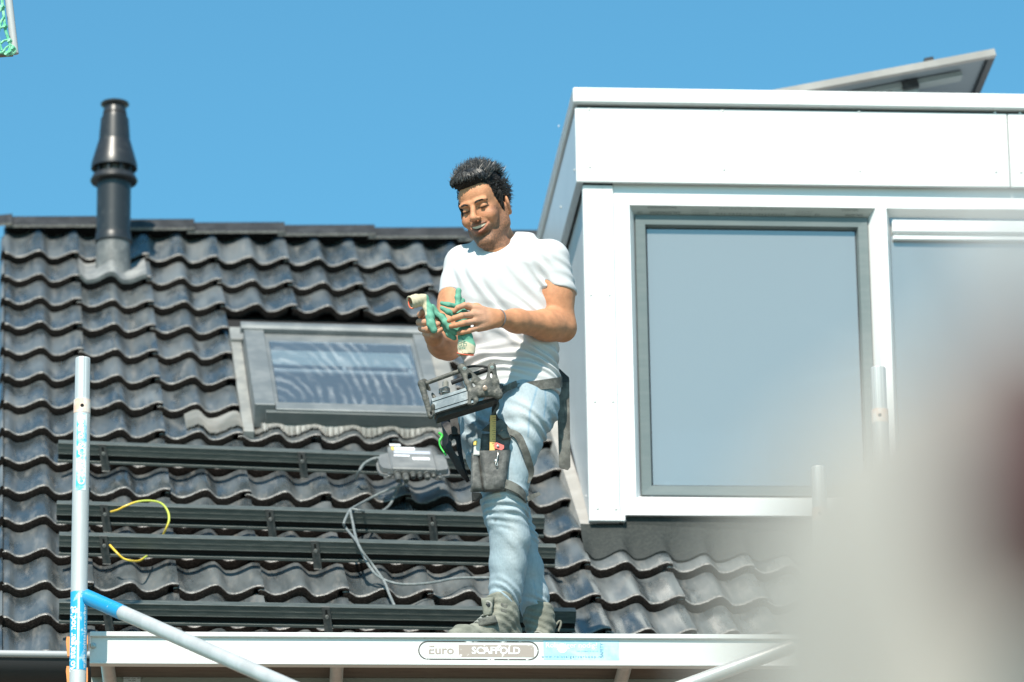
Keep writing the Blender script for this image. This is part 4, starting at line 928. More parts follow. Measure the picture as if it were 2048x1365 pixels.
        me = bpy.data.meshes.new(name); me.vertices.add(len(V_)); me.vertices.foreach_set('co', (V_+np.array(offset)).ravel()); me.loops.add(F.size); me.loops.foreach_set('vertex_index', F.ravel().astype(np.int32))
        me.polygons.add(len(F)); me.polygons.foreach_set('loop_start', np.arange(0, F.size, 4, dtype=np.int32)); me.polygons.foreach_set('use_smooth', np.ones(len(F), bool)); me.update(calc_edges=True)
        for m in (mats if isinstance(mats, (list, tuple)) else [mats]): me.materials.append(m)
        if color is not None:
            ca = me.color_attributes.new('Col', 'FLOAT_COLOR', 'POINT'); c4 = np.ones((len(V_), 4), np.float32); c4[:, :3] = color(V_); ca.data.foreach_set('color', c4.ravel())
        return link(name, me, parent)
def smooth_interp(x, xs, ys):
    """monotone-ish cubic (Catmull-Rom) interpolation"""
    m = np.gradient(ys, xs); i = np.clip(np.searchsorted(xs, x)-1, 0, len(xs)-2); h = xs[i+1]-xs[i]; t = (x-xs[i])/h
    return ((2*t**3-3*t**2+1)*ys[i]+(t**3-2*t**2+t)*h*m[i]+(-2*t**3+3*t**2)*ys[i+1]+(t**3-t**2)*h*m[i+1]).astype(np.float32)
def sstep(a, b, x): t = np.clip((x-a)/(b-a), 0, 1); return t*t*(3-2*t)
def fold(P, d, wl, warp=.25, seed=0):
    """ridged folds running across direction d"""
    x, y, z = P; d = nrm(d); q = (x*d[0]+y*d[1]+z*d[2])/wl
    wv = warp*(np.sin(x*19+seed)+np.sin(z*17+seed*2.1)+np.sin(y*23+seed*.7)+.6*np.sin((x+z)*41+seed))
    v = np.sin(2*math.pi*(q+wv)); return np.sign(v)*np.abs(v)**.8

# ================================================================ the worker
YM = S0[1]+.27
def mp(px, py, dy=0.0): return at(px, py, YM+dy)
ZD = S0[2]-.018
feet = np.array([mp(1015, 1300)[0], YM, ZD])
man = thing('person', feet, 'man in white t-shirt, torn light jeans and work boots standing on the scaffold, holding gloves', 'person')
SKIN = np.array([.52, .240, .128])
# ---- head frame
HY, HP, HRO = math.radians(30.2), math.radians(17.7), math.radians(8.5)
F0 = np.array([-math.sin(HY), -math.cos(HY), 0]); hf = math.cos(HP)*F0-math.sin(HP)*EZ; hu = math.cos(HP)*EZ+math.sin(HP)*F0; hl = np.array([math.cos(HY), -math.sin(HY), 0])
hl, hu = hl*math.cos(HRO)+hu*math.sin(HRO), hu*math.cos(HRO)-hl*math.sin(HRO)
HC = mp(968, 416.6, -.06)
HS = 1.075
def hd(l, f, u): return HC+(hl*l+hf*f+hu*u)*HS
HR_ = [hl, hf, hu]
def to_head(Vt): q = (Vt-HC)/HS; return q@hl, q@hf, q@hu
# ---- joints
nb = mp(1003, 486, -.01); 
LS, LE, LW = mp(1103, 520, -.07), mp(1124, 655, -.06), mp(993, 637, -.30)
RS_, RE, RW = mp(925, 530, .10), mp(896, 692, .02), mp(868, 676, -.20)
lo = mp(815, 760, 0)+np.array([-.02, -.55, 0]); hi = mp(1175, 300, 0)+np.array([0, .40, .05])
B = Vox([lo[0], YM-.50, lo[2]], [hi[0], YM+.32, hi[2]], .0028)
# cranium, face, jaw
B.ell(hd(0, -.018, .036), (.0735, .096, .088), HR_, .02); B.ell(hd(0, .028, -.03), (.062, .066, .085), HR_, .03)
B.ell(hd(0, .055, .045), (.058, .036, .045), HR_, .03)
for s in (-1, 1):
    B.cone(hd(.052*s, .0, -.068), hd(.016*s, .066, -.116), .021, .018, .022); B.cone(hd(.060*s, -.012, -.02), hd(.053*s, .0, -.07), .02, .021, .02)
    B.ell(hd(.042*s, .062, -.034), (.023, .020, .021), HR_, .028)           # cheek raised by the smile
    B.ell(hd(.032*s, .105, -.001), (.019, .019, .011), HR_, .010, True)      # eye socket
    B.ell(hd(.0315*s, .0765, -.002), (.0155, .0125, .0105), HR_, .006)        # lid over the eyeball
    B.cone(hd(.012*s, .091, .017), hd(.046*s, .080, .019), .0085, .007, .012)   # brow
    B.ell(hd(.0135*s, .101, -.039), (.0085, .011, .0075), HR_, .006)         # nostril wing
    B.ell(hd(.008*s, .108, -.0455), (.0032, .0045, .003), HR_, .003, True)
    # ear: shell and bowl
    ec = hd(.080*s, -.016, -.012); el_ = nrm(hl*s*.86-hf*.5); ef = nrm(np.cross(hu, el_)); ER = [el_, ef, hu]
    B.ell(ec, (.008, .019, .033), ER, .006); B.ell(ec+el_*.007+ef*.002, (.007, .011, .021), ER, .004, True); B.ell(ec-hu*.026, (.006, .010, .011), ER, .006)
B.cone(hd(0, .088, .012), hd(0, .114, -.034), .0085, .0115, .010); B.ell(hd(0, .112, -.036), (.0125, .011, .0105), HR_, .006)
B.ell(hd(0, .066, -.118), (.022, .020, .019), HR_, .016)
# mouth: open smile
arc = np.linspace(-1, 1, 11)
def mth(t, df, du): return hd(.0370*t, .0950-.024*t*t+df, -.0700+.0170*t*t+du)
B.ell(hd(0, .074, -.066), (.036, .024, .023), HR_, .014)
for i in range(10): B.cone(mth(arc[i], .006, 0), mth(arc[i+1], .006, 0), .0102*(1-.80*arc[i]**2), .0102*(1-.80*arc[i+1]**2), .002, True)
for i in range(10):
    a, b = arc[i]*1.04, arc[i+1]*1.04
    B.cone(mth(a, .0005, .0114*(1-.9*a*a)), mth(b, .0005, .0114*(1-.9*b*b)), .0024, .0024, .0025); B.cone(mth(a, .0, -.0122*(1-.9*a*a)), mth(b, .0, -.0122*(1-.9*b*b)), .0036*(1-.3*a*a), .0036*(1-.3*b*b), .004)
for s in (-1, 1): B.chain([hd(.020*s, .100, -.040), hd(.034*s, .088, -.048), hd(.044*s, .072, -.066)], [.003, .0038, .003], .006, True)   # smile crease
# neck, shoulders, chest under the shirt
B.cone(hd(0, -.035, -.05), nb+np.array([.012, .03, -.03]), .052, .060, .03); B.cone(hd(0, .005, -.085), nb+np.array([-.014, -.045, -.045]), .038, .048, .03)
B.cone(nb+np.array([.0, .03, -.03]), LS+np.array([-.02, .02, .01]), .05, .045, .03); B.cone(nb+np.array([.0, .03, -.03]), RS_+np.array([.02, 0, .01]), .05, .045, .03)
B.ell(mp(1010, 570, .02), (.13, .09, .16), np.eye(3), .05); B.ell(mp(1022, 680, .03), (.12, .085, .14), np.eye(3), .05)
# arms
def arm(S_, E_, W_, s):
    d = nrm(W_-E_); up = nrm(S_-E_)
    B.cone(S_, S_+(E_-S_)*.5, .055, .059, .03); B.cone(S_+(E_-S_)*.45, E_, .060, .048, .03)
    B.ell(E_+up*.095+d*.018, (.045, .045, .075), [nrm(np.cross(up, d)), nrm(np.cross(up, np.cross(up, d))), up], .03)      # biceps
    B.cone(E_, E_+d*.09, .044, .052, .03); B.cone(E_+d*.07, W_-d*.10, .052, .038, .03); B.cone(W_-d*.11, W_, .037, .0285, .03, False, (np.array([.25, 1, .1]), .84))
    B.ell(E_-up*.010-d*.008, (.032, .032, .032), np.eye(3), .02)
arm(LS, LE, LW, 1); arm(RS_, RE, RW, -1)
# hands: palm, four unequal fingers with two bends, thumb from the side of the palm
def finger(pts, rs, k=.0035):
    P = [mp(*p) for p in pts]; B.chain(P, rs, k)
    return P
FD_ = -.30
kn = [mp(947, 617, FD_-.035), mp(946, 630, FD_-.045), mp(951, 643, FD_-.04), mp(957, 656, FD_-.025)]
for i, q in enumerate(kn):
    wr = LW+np.array([0, -.004, [.012, .004, -.006, -.016][i]]); B.cone(wr, q, .0185, .0128, .012); B.cone(wr*.35+q*.65, q, .015, .0125, .01)
B.ell((kn[1]+LW)/2+np.array([0, .012, -.004]), (.05, .02, .036), np.eye(3), .014)
finger([(947, 617, FD_-.035), (929, 611, FD_-.055), (916, 616, FD_-.062), (909, 623, FD_-.055)], [.0115, .0102, .0094, .0082])
finger([(946, 630, FD_-.045), (923, 632, FD_-.078), (908, 637, FD_-.080), (898, 642, FD_-.070)], [.0120, .0106, .0098, .0084])
finger([(951, 643, FD_-.04), (927, 647, FD_-.075), (912, 651, FD_-.078), (902, 653, FD_-.068)], [.0115, .0104, .0095, .0082])
finger([(957, 656, FD_-.025), (938, 662, FD_-.055), (925, 665, FD_-.062), (917, 667, FD_-.056)], [.0105, .0092, .0085, .0074])
finger([(975, 627, FD_+.012), (954, 615, FD_+.02), (936, 613, FD_+.012), (922, 618, FD_-.0)], [.0165, .0135, .0115, .0095], .008)
# right hand: cupped round the other glove, fingers closing from the left
FR = -.25
B.cone(RW, mp(861, 661, FR+.02), .026, .026, .02); B.ell(mp(860, 659, FR+.015), (.026, .022, .034), np.eye(3), .014); B.cone(RW, mp(850, 645, FR+.02), .023, .018, .016)
finger([(848, 634, FR+.02), (841, 630, FR-.01), (846, 624, FR-.045), (858, 624, FR-.06)], [.0135, .0118, .0105, .009])
finger([(846, 645, FR+.02), (839, 645, FR-.02), (851, 645, FR-.068), (872, 640, FR-.066)], [.0140, .0125, .0115, .0092])
finger([(850, 656, FR+.02), (843, 657, FR-.025), (856, 659, FR-.072), (877, 648, FR-.068)], [.0135, .0122, .0112, .0092])
finger([(858, 668, FR+.01), (851, 668, FR-.025), (864, 671, FR-.066), (883, 659, FR-.062)], [.0125, .0112, .0104, .0084])
finger([(868, 668, FR+.02), (878, 652, FR+.012), (882, 640, FR+.0), (878, 630, FR-.014)], [.016, .0130, .0115, .0095], .008)
def skin_col(Vt):
    l, f, u = to_head(Vt); n = len(Vt); c = np.tile(SKIN, (n, 1)); head = (np.abs(l) < .10) & (u > -.16) & (u < .15) & (np.abs(f) < .14)
    def mixc(m, col): 
        m = np.clip(m, 0, 1)[:, None]; c[:] = c*(1-m)+np.array(col)*m
    nz = .5+.5*np.sin(l*900+u*300)*np.sin(u*800+f*500)
    jaw = sstep(-.030, -.062, u+.30*np.abs(l)*0-.35*(np.abs(l)-.03)*(np.abs(l) > .03)) * sstep(-.05, -.02, f+.12*(u < -.05))
    side = sstep(.042, .058, np.abs(l))*sstep(.012, -.02, u)*sstep(-.018, .0, f)
    beard = np.clip(np.maximum(jaw*sstep(.0, .02, f), side), 0, 1)*head*(u > -.150)
    cheek = np.exp(-(((np.abs(l)-.040)/.022)**2+((u+.045)/.020)**2))*(f > .05); beard = beard*(1-.85*np.clip(cheek*1.3, 0, 1))
    rv = np.random.RandomState(3).rand(n); mixc(beard*(.45+.45*rv), (.070, .048, .038))
    mous = np.exp(-((u+.0535)/.006)**2)*sstep(.036, .022, np.abs(l))*(f > .08); mixc(mous*.5*head, (.09, .06, .05))
    mixc(head*np.exp(-(((np.abs(l)-.043)/.018)**2+((u+.028)/.016)**2))*(f > .05)*.35, (.60, .24, .15))
    mixc(head*np.exp(-((l/.013)**2+((u+.037)/.012)**2))*(f > .1)*.30, (.58, .24, .15))
    t = l/.0370; um = u+.0700-.0170*t*t; lips = (np.abs(t) < 1.12)*(f > .070)*head*np.maximum(np.exp(-((um-.0116*(1-.88*t*t))/.0024)**2)*.6, np.exp(-((um+.0126*(1-.88*t*t))/.0036)**2)); mixc(lips*.7, (.46, .16, .11))
    inm = (np.abs(t) < 1.0)*head*(f > .05)*np.exp(-(um/(.0090*(1-.80*np.clip(t*t, 0, 1))+.0006))**4)*(f < .0940-.024*t*t); mixc(inm*.95, (.06, .015, .012))
    # upper lid crease and lash line
    ly = np.abs(l)-.0315; lash = head*(f > .06)*np.exp(-((u+.0068-9*ly*ly)/.0027)**2)*(np.abs(ly) < .0160); mixc(lash*.97, (.022, .013, .010))
    crease = head*(f > .06)*np.exp(-((u-.008)/.0022)**2)*(np.abs(ly) < .017); mixc(crease*.35, (.26, .11, .07))
    # dusty knuckles on the hands
    dh = np.minimum(np.linalg.norm(Vt-np.array(kn[1]), axis=1), np.linalg.norm(Vt-mp(860, 650, FR-.03), axis=1)); mixc(sstep(.09, .04, dh)*.35, (.52, .36, .29))
    return c
M_skin = vcol_mat('tanned_skin', .58, .22, 190, .28, .06, .16, 38)
body = B.mesh('body', M_skin, man, skin_col)
# teeth, eyes
m = MB(); P = []
for du, df in ((.0102, .0002), (-.0010, -.0006)): P.append([mth(t*.92, df, (du+.0005)*(1-.74*t*t)) for t in np.linspace(-1, 1, 17)])
m.grid(P); teeth = m.build('teeth', mat('teeth_white', (.66, .565, .44), .35), man, smooth=True, fix=False)
def ball(name, c, r, mm, par, R=None, rr=None):
    m = MB(); n, q = 10, 14; R = R or [np.eye(3)[i] for i in range(3)]; rr = rr or (r, r, r)
    m.grid([[c+R[0]*rr[0]*math.sin(a)*math.cos(b)+R[1]*rr[1]*math.sin(a)*math.sin(b)+R[2]*rr[2]*math.cos(a) for b in np.linspace(0, 2*math.pi, q+1)] for a in np.linspace(0, math.pi, n+1)])
    return m.build(name, mm, par, smooth=True, fix=False)
M_eye = mat('eye_dark', (.05, .03, .02), .15)
for s in (-1, 1): ball('eye', hd(.0315*s, .0865, -.0088), 0, M_eye, man, [hl, hf, hu], (.0085, .0045, .0014))
# ---- hair: a dark cap and combed strands
M_hair = mat('dark_hair', (.010, .009, .009), .42, col2=(.10, .094, .088), nscale=90, lo=.45, hi=.7, spec=.6)
Hc = Vox(HC-.17, HC+.17, .004)
Hc.ell(hd(0, -.026, .044), (.083, .102, .094), HR_, .02); Hc.ell(hd(-.004, .060, .100), (.062, .046, .033), HR_, .03); Hc.ell(hd(0, -.005, .118), (.062, .076, .034), HR_, .03)
Hc.ell(hd(0, -.085, .02), (.060, .035, .07), HR_, .03)
for s in (-1, 1): Hc.cone(hd(.071*s, .012, .03), hd(.0715*s, .006, -.022), .012, .006, .01)
Hc.ell(hd(0, .122, .012), (.064, .075, .060), HR_, .012, True); Hc.ell(hd(0, .10, -.06), (.12, .105, .075), HR_, .012, True); Hc.ell(hd(0, -.02, -.125), (.12, .13, .075), HR_, .012, True)
for s in (-1, 1): Hc.ell(hd(.084*s, -.012, -.018), (.02, .020, .030), HR_, .006, True)
Hc.disp(lambda x, y, z: .0014*np.sin(x*260+z*90+y*40)*np.sin(y*170+x*60)+.0014*np.sin(x*520+y*300))
hair = Hc.mesh('hair', mat('hair_base', (.010, .009, .009), .75, col2=(.03, .027, .025), nscale=160, bump=.6, bscale=220, spec=.2), man)
m = MB(); rs = np.random.RandomState(5)
for i in range(3600):
    a = rs.uniform(-1, 1); f = rs.uniform(-.11, .100); top = rs.rand() < .74
    if top:
        l = a*.066; base = .052+.100*math.sqrt(max(0, 1-(l/.084)**2-((f+.018)/.118)**2)); fr = sstep(-.02, .07, f)
        if base < .085 and f > .03: continue
        p0 = np.array([l, f, base-.004]); dr = np.array([l*2.0+rs.randn()*.38+.25*math.sin(l*90+f*60), -.55+.45*fr+rs.randn()*.38+.25*math.sin(l*70-f*50), .62+.30*fr+rs.randn()*.2]); L_ = rs.uniform(.018, .036)*(1+.35*fr); cv = np.array([0, -.9, .1])
    else:
        s = np.sign(a); u = rs.uniform(-.045, .085); f = rs.uniform(-.115, .042)
        rad = math.sqrt(max(0, 1-((f+.024)/.099)**2-((u-.044)/.092)**2)); 
        if rad < .2 or (abs(f+.012) < .03 and u < .02) or (u < -.01 and f > -.03) or (f > .018 and u < .025): continue
        p0 = np.array([s*.083*rad, f, u]); dr = np.array([s*.35+rs.randn()*.12, -.7+rs.randn()*.2, .05+rs.randn()*.3]); L_ = rs.uniform(.012, .026); cv = np.array([-s*.4, -.4, -.3])
    dr = dr/np.linalg.norm(dr); P = [hd(*(p0+dr*L_*t+cv*L_*.45*t*t)) for t in (0, .35, .7, 1)]
    m.tube(P, [.0013, .0012, .0008, .0001], 3, 0, False)
for i in range(1500):   # the quiff combed up and back over the forehead
    th, ph = rs.uniform(.25, 2.0), rs.uniform(-1.75, 1.75); c0 = np.array([-.004, .058, .100]); rr = np.array([.063, .047, .034])*rs.uniform(.9, 1.04)
    q = lambda t, p: c0+rr*np.array([math.sin(t)*math.sin(p), math.sin(t)*math.cos(p), math.cos(t)])
    P = [hd(*q(max(.05, th-.32*k), ph*(1-.05*k))) for k in range(3)]; e = hd(*(q(max(.05, th-.32*3), ph*.85)+np.array([rs.randn()*.006, -.012, .007*rs.rand()])))
    m.tube(P+[e], [.0012, .0013, .0009, .0001], 3, 0, False)
for s in (-1, 1):      # eyebrows
    for i in range(150):
        t = rs.rand()*.86; c = np.array([s*(.012+.039*t), .0990-.004*t-.020*t*t, .0135+.0065*math.sin(t*2.5)-.003*t+rs.randn()*.0013]); d = np.array([s*.8, -.25, .35-.7*t]); d = d/np.linalg.norm(d)
        m.tube([hd(*c), hd(*(c+d*.006)), hd(*(c+d*.010))], [.00055, .0005, .0001], 3, 0, False)
m.build('hair_strands', M_hair, man, smooth=True, fix=False)['kind'] = 'stuff'
# ---- T-shirt
T = Vox([mp(880, 0, 0)[0]-.03, YM-.30, mp(0, 800, 0)[2]-.02], [mp(1165, 0, 0)[0], YM+.30, mp(0, 440, 0)[2]+.04], .0034)
TA = math.radians(-27)
def lv(py, xl, xr, b, dy): c = mp((xl+xr)/2, py, dy); w_ = np.linalg.norm(mp(xr, py, dy)-mp(xl, py, dy))/2; a = math.sqrt(max((w_**2-(b*math.sin(TA))**2), .01))/math.cos(TA); return (c[2], c[0], c[1], a, b)
LV = [lv(795, 934, 1119, .122, .02), lv(765, 932, 1117, .118, .02), lv(738, 930, 1111, .112, .02), lv(700, 926, 1114, .112, .02), lv(660, 915, 1112, .112, .015), lv(620, 906, 1104, .118, .01), lv(575, 904, 1098, .122, .005), lv(540, 908, 1100, .118, .005), lv(512, 925, 1085, .098, .01), lv(494, 955, 1062, .075, .02), lv(480, 975, 1040, .055, .02)]
T.loft(LV, TA, .02)
T.cone(nb+np.array([.0, .028, -.04]), LS+np.array([-.012, .01, .004]), .060, .068, .06); T.cone(nb+np.array([-.0, .02, -.045]), RS_+np.array([.018, -.01, .0]), .064, .064, .04)
sl_end = LS+(LE-LS)*.48; sr_end = RS_+(RE-RS_)*.40
SV = T.like(); SV.cone(LS+np.array([-.004, 0, .0]), LS+(LE-LS)*.70, .066, .0745, .03); SV.cut(sl_end, (LE-LS)+np.array([-.055, -.01, 0]), .003)
SV.cone(sl_end-(LE-LS)*.02, LS+(LE-LS)*.7, .0640, .0650, .003, True); T.D = np.minimum(T.D, SV.D)-(np.maximum(.03-np.abs(T.D-SV.D), 0)/.03)**2*.03*.25
SV = T.like(); SV.cone(RS_, RS_+(RE-RS_)*.6, .067, .066, .03); SV.cut(sr_end, RE-RS_, .003); SV.cone(sr_end-(RE-RS_)*.03, RS_+(RE-RS_)*.6, .0605, .061, .003, True)
T.D = np.minimum(T.D, SV.D)-(np.maximum(.03-np.abs(T.D-SV.D), 0)/.03)**2*.03*.25
T.cone(mp(1082, 540, -.05), mp(1080, 592, -.045), .040, .030, .04)
# neckline
ncol = hd(0, .012, -.125)
T.cone(mp(1002, 440, -.02), mp(1000, 482, -.025), .060, .057, .004, True); T.ell(mp(992, 479, -.085), (.052, .06, .036), np.eye(3), .008, True)
def tshirt_folds(x, y, z):
    P = (x, y, z); ax, az, wz, bz = mp(1085, 560)[0], mp(0, 560)[2], mp(0, 715)[2], mp(0, 660)[2]
    low = np.exp(-((z-wz)/.055)**2); arm_ = np.exp(-(((x-ax)/.055)**2+((z-az)/.08)**2)); ch = sstep(bz-.03, bz+.06, z); mid = np.exp(-((z-bz)/.09)**2)
    slv = sstep(mp(1070, 0)[0], mp(1100, 0)[0], x)
    d = -.0052*low*fold(P, (.28, .1, 1), .034, .22, 1)-.0036*arm_*(1-slv)*fold(P, (.75, 0, .65), .030, .2, 3)-.0022*ch*(1-slv)*fold(P, (.95, .1, .35), .075, .35, 5)-.0036*mid*(1-slv)*fold(P, (.55, .2, .8), .060, .30, 8)-.0013*slv*fold(P, (.35, 0, .9), .040, .25, 2)
    return d*1.55*sstep(mp(0, 478)[2], mp(0, 535)[2], z)
T.disp(tshirt_folds)
M_shirt = mat('white_cotton', (.56, .56, .57), .85, spec=.2, bump=.12, bscale=420)
shirt = T.mesh('t_shirt', M_shirt, man)
# ---- jeans
J = Vox([mp(890, 0, 0)[0], YM-.36, mp(0, 1275, 0)[2]-.03], [mp(1140, 0, 0)[0], YM+.36, mp(0, 745, 0)[2]+.02], .0036)
J.loft([lv(850, 930, 1108, .112, .02), lv(820, 922, 1114, .120, .02), lv(795, 932, 1112, .112, .02), lv(778, 944, 1104, .100, .02), lv(760, 950, 1100, .095, .02)], TA, .02)
LL = [((1048, 812, -.035), .102), ((1036, 850, -.05), .103), ((1020, 900, -.075), .094), ((1010, 950, -.095), .083), ((1007, 1000, -.105), .0735), ((1012, 1035, -.098), .066), ((1020, 1080, -.085), .064), ((1016, 1130, -.068), .058), ((1011, 1175, -.055), .0515), ((1010, 1205, -.05), .051)]
RL_ = [((972, 815, .07), .092), ((972, 860, .07), .090), ((985, 920, .07), .080), ((1002, 980, .075), .070), ((1020, 1030, .085), .063), ((1038, 1080, .10), .058), ((1054, 1140, .115), .052), ((1066, 1190, .125), .048), ((1072, 1222, .13), .049)]
for C_ in (LL, RL_):
    P = [mp(*p) for p, _ in C_]; R_ = [r for _, r in C_]; J.chain(P, R_, .035)
J.ell(mp(1076, 815, .03), (.058, .09, .080), np.eye(3), .04)
def jean_folds(x, y, z):
    P = (x, y, z); kz, az, hz = mp(0, 1020)[2], mp(0, 1195)[2], mp(0, 850)[2]; 
    kne = np.exp(-((z-kz)/.06)**2); ank = np.exp(-((z-az)/.05)**2); hip = np.exp(-((z-hz)/.09)**2)
    an = .5+.5*np.sin(x*60+z*25+1.3)*np.sin(y*45-z*38); lat = .55+.45*np.sin(x*44+z*9)
    return -.0062*kne*(.25+.75*an)*fold(P, (.18, .1, 1), .027, .30, 2)-.0056*ank*(.4+.6*lat)*fold(P, (.45, .2, 1), .032, .36, 4)-.0050*hip*fold(P, (.62, .0, .78), .052, .30, 6)-.0016*fold(P, (.7, .2, .5), .11, .3, 9)
J.disp(jean_folds)
kneeP = mp(1000, 1000, -.2); 
def jean_col(Vt):
    x, z = Vt[:, 0], Vt[:, 2]; c = np.tile(np.array([.29, .365, .41]), (len(Vt), 1))
    def mixc(m, col): mm = np.clip(m, 0, 1)[:, None]; c[:] = c*(1-mm)+np.array(col)*mm
    n1 = .5+.5*np.sin(x*61+z*23)*np.sin(z*47+x*31+Vt[:, 1]*53)
    mixc(n1*.25, (.42, .485, .52))
    for (px, py, sx, sz, a) in ((1045, 870, .05, .10, .75), (1018, 1090, .035, .12, .5), (1000, 1000, .05, .04, .35), (1070, 1150, .03, .12, .35)):  # pale patches: washed denim plus painted highlights on thigh, shin and knee
        q = mp(px, py); mixc(a*np.exp(-((x-q[0])/sx)**2-((z-q[2])/sz)**2)*(.6+.4*n1), (.58, .61, .62))
    q = mp(990, 1008); mixc(np.exp(-((x-q[0])/.028)**2-((z-q[2])/.035)**2)*.8*(n1 > .25), (.50, .44, .36))
    for pts in (((1072, 778), (1062, 812), (1050, 850), (1046, 900)), ((1083, 782), (1084, 830), (1080, 856))):   # seams
        for (ax_, ay_), (bx_, by_) in zip(pts, pts[1:]):
            a, b = mp(ax_, ay_), mp(bx_, by_); d = b-a; t = np.clip(((x-a[0])*d[0]+(z-a[2])*d[2])/(d[0]**2+d[2]**2), 0, 1)
            ds = np.hypot(x-a[0]-t*d[0], z-a[2]-t*d[2]); mixc(np.exp(-(ds/.0035)**2)*.6*(Vt[:, 1] < YM+.05), (.16, .30, .42))
    a, b = mp(1071, 1150), mp(1086, 1222); d = b-a; t = np.clip(((x-a[0])*d[0]+(z-a[2])*d[2])/(d[0]**2+d[2]**2), 0, 1); ds = np.hypot(x-a[0]-t*d[0], z-a[2]-t*d[2]); mixc(np.exp(-(ds/.003)**2)*.5*(Vt[:, 1] > YM), (.24, .36, .46))
    for px, py in ((1029, 797), (982, 1065)): q = mp(px, py); mixc(np.exp(-((x-q[0])**2+(z-q[2])**2)/.005**2)*.9, (.10, .12, .13))
    return c
M_jean = vcol_mat('worn_light_denim', .85, .30, 160, .15, 0, .07, 160, (1, 1, .5))
jeans = J.mesh('jeans', M_jean, man, jean_col)
# ---------------------------------------------------------------- boots
M_boot = mat('grey_green_nubuck', (.17, .175, .145), .85, col2=(.25, .25, .21), nscale=18, bump=.25, bscale=160, spec=.25)
M_sole = mat('boot_rubber', (.05, .052, .05), .7); M_lace = mat('boot_lace', (.30, .30, .27), .8)
def gp(px, dy, h=0.0):
    q = at(px, 1300, YM+dy); return np.array([q[0], YM+dy, ZD+h])
def boot(heel, toe, ankle, top, name='boot'):
    d = nrm(toe-heel); sd = np.array([-d[1], d[0], 0]); L_ = np.linalg.norm(toe-heel); lo_ = np.minimum(np.minimum(heel, toe), ankle)-.12; hi_ = np.maximum(np.maximum(heel, toe), top)+.12
    b = Vox([lo_[0], lo_[1], ZD-.01], [hi_[0], hi_[1], top[2]+.05], .0032)
    up = lambda f, h, s=0.0: heel+d*L_*f+EZ*h+sd*s
    b.cone(up(.06, .045), up(.5, .045), .040, .044, .03); b.cone(up(.45, .045), up(.88, .042), .046, .040, .03); b.cone(up(.88, .040), up(.95, .036), .036, .030, .03)
    b.cone(up(.10, .08), ankle, .042, .046, .03); b.cone(up(.42, .085), ankle+d*.012, .042, .046, .03); b.cone(ankle, top, .048, .055, .02); b.cone(up(.5, .075), up(.72, .055), .038, .034, .03)
    b.ell(top+nrm(top-ankle)*.030, (.046, .046, .028), np.eye(3), .006, True)
    b.cone(up(.0, .05)-d*.012, ankle-d*.03, .025, .022, .02); b.cut(np.array([0, 0, ZD+.022]), (0, 0, -1), .003)
    b.disp(lambda x, y, z: .0016*fold((x, y, z), (.3, .2, 1), .03, .3, 2)+.0012*np.sin(x*140)*np.sin(z*120))
    o = b.mesh(name, M_boot, man)
    m = MB(); n_ = 22; pts = []
    for k in range(n_):
        a = 2*math.pi*k/n_; f = .5+.52*math.cos(a); w_ = .046*(1-.25*abs(math.cos(a))**6)*math.sin(a)*(1.0 if f > .4 else .92); pts.append(up(f, .0)+sd*w_)
    m.prism(pts, EZ*.024); m.build('sole', M_sole, o)
    for k in range(4):
        f = .50+.055*k; m = MB(); h = .135-.014*k; m.tube(curve_pts([up(f, h-.012, -.030), up(f+.02, h+.004, 0), up(f, h-.012, .030)], 5), .0035, 6); m.build('lace', M_lace, o, smooth=True)
    return o, up, d, sd
lb, up_, d_, sd_ = boot(gp(1030, -.015), gp(908, -.185), mp(1008, 1232, -.055), mp(1003, 1204, -.058))
# lacing dial and side strap on the near boot
def ringo(name, c, n_, r, t, mm, par, fl=None):
    n_ = nrm(n_); a = nrm(np.cross(n_, [.2, .3, .9])); b = np.cross(n_, a); return MB().tube([c+r*(math.cos(q)*a+math.sin(q)*b) for q in np.linspace(0, 2*math.pi, 25)], t, 8, cap=False).build(name, mm, par, smooth=True)
dc = mp(975, 1212, -.118); dn = nrm(CAM-dc+np.array([-4, 0, 0])); ringo('lacing_dial_ring', dc, dn, .0145, .0042, mat('pale_dial', (.30, .29, .26), .6), lb)
m = MB(); m.lathe([(.0105, 0), (.0105, .006), (.007, .009)], dc-dn*.002, dn, 18); m.build('lacing_dial', M_blackpl, lb, smooth=30)
rb2 = boot(gp(1094, .20), gp(1060, -.045), mp(1080, 1246, .125), mp(1077, 1226, .125))[0]
m = MB(); c = mp(1114, 1247, .17); m.tube(curve_pts([c+np.array([-.012, .0, -.02]), c+np.array([.008, 0, .008]), c+np.array([.014, .0, -.002]), c+np.array([.004, 0, -.03])], 5), .004, 6); m.build('pull_loop', M_boot, rb2, smooth=True)
pillow_jobs = [('tongue', ((962, 1197), (988, 1194), (984, 1232), (967, 1234)), -.112, .012, .03), ('side_strap', ((1001, 1204), (1016, 1206), (1015, 1229), (1000, 1227)), -.108, .006, .02), ('lace_panel', ((958, 1238), (990, 1230), (996, 1246), (954, 1256)), -.150, .010, .03)]
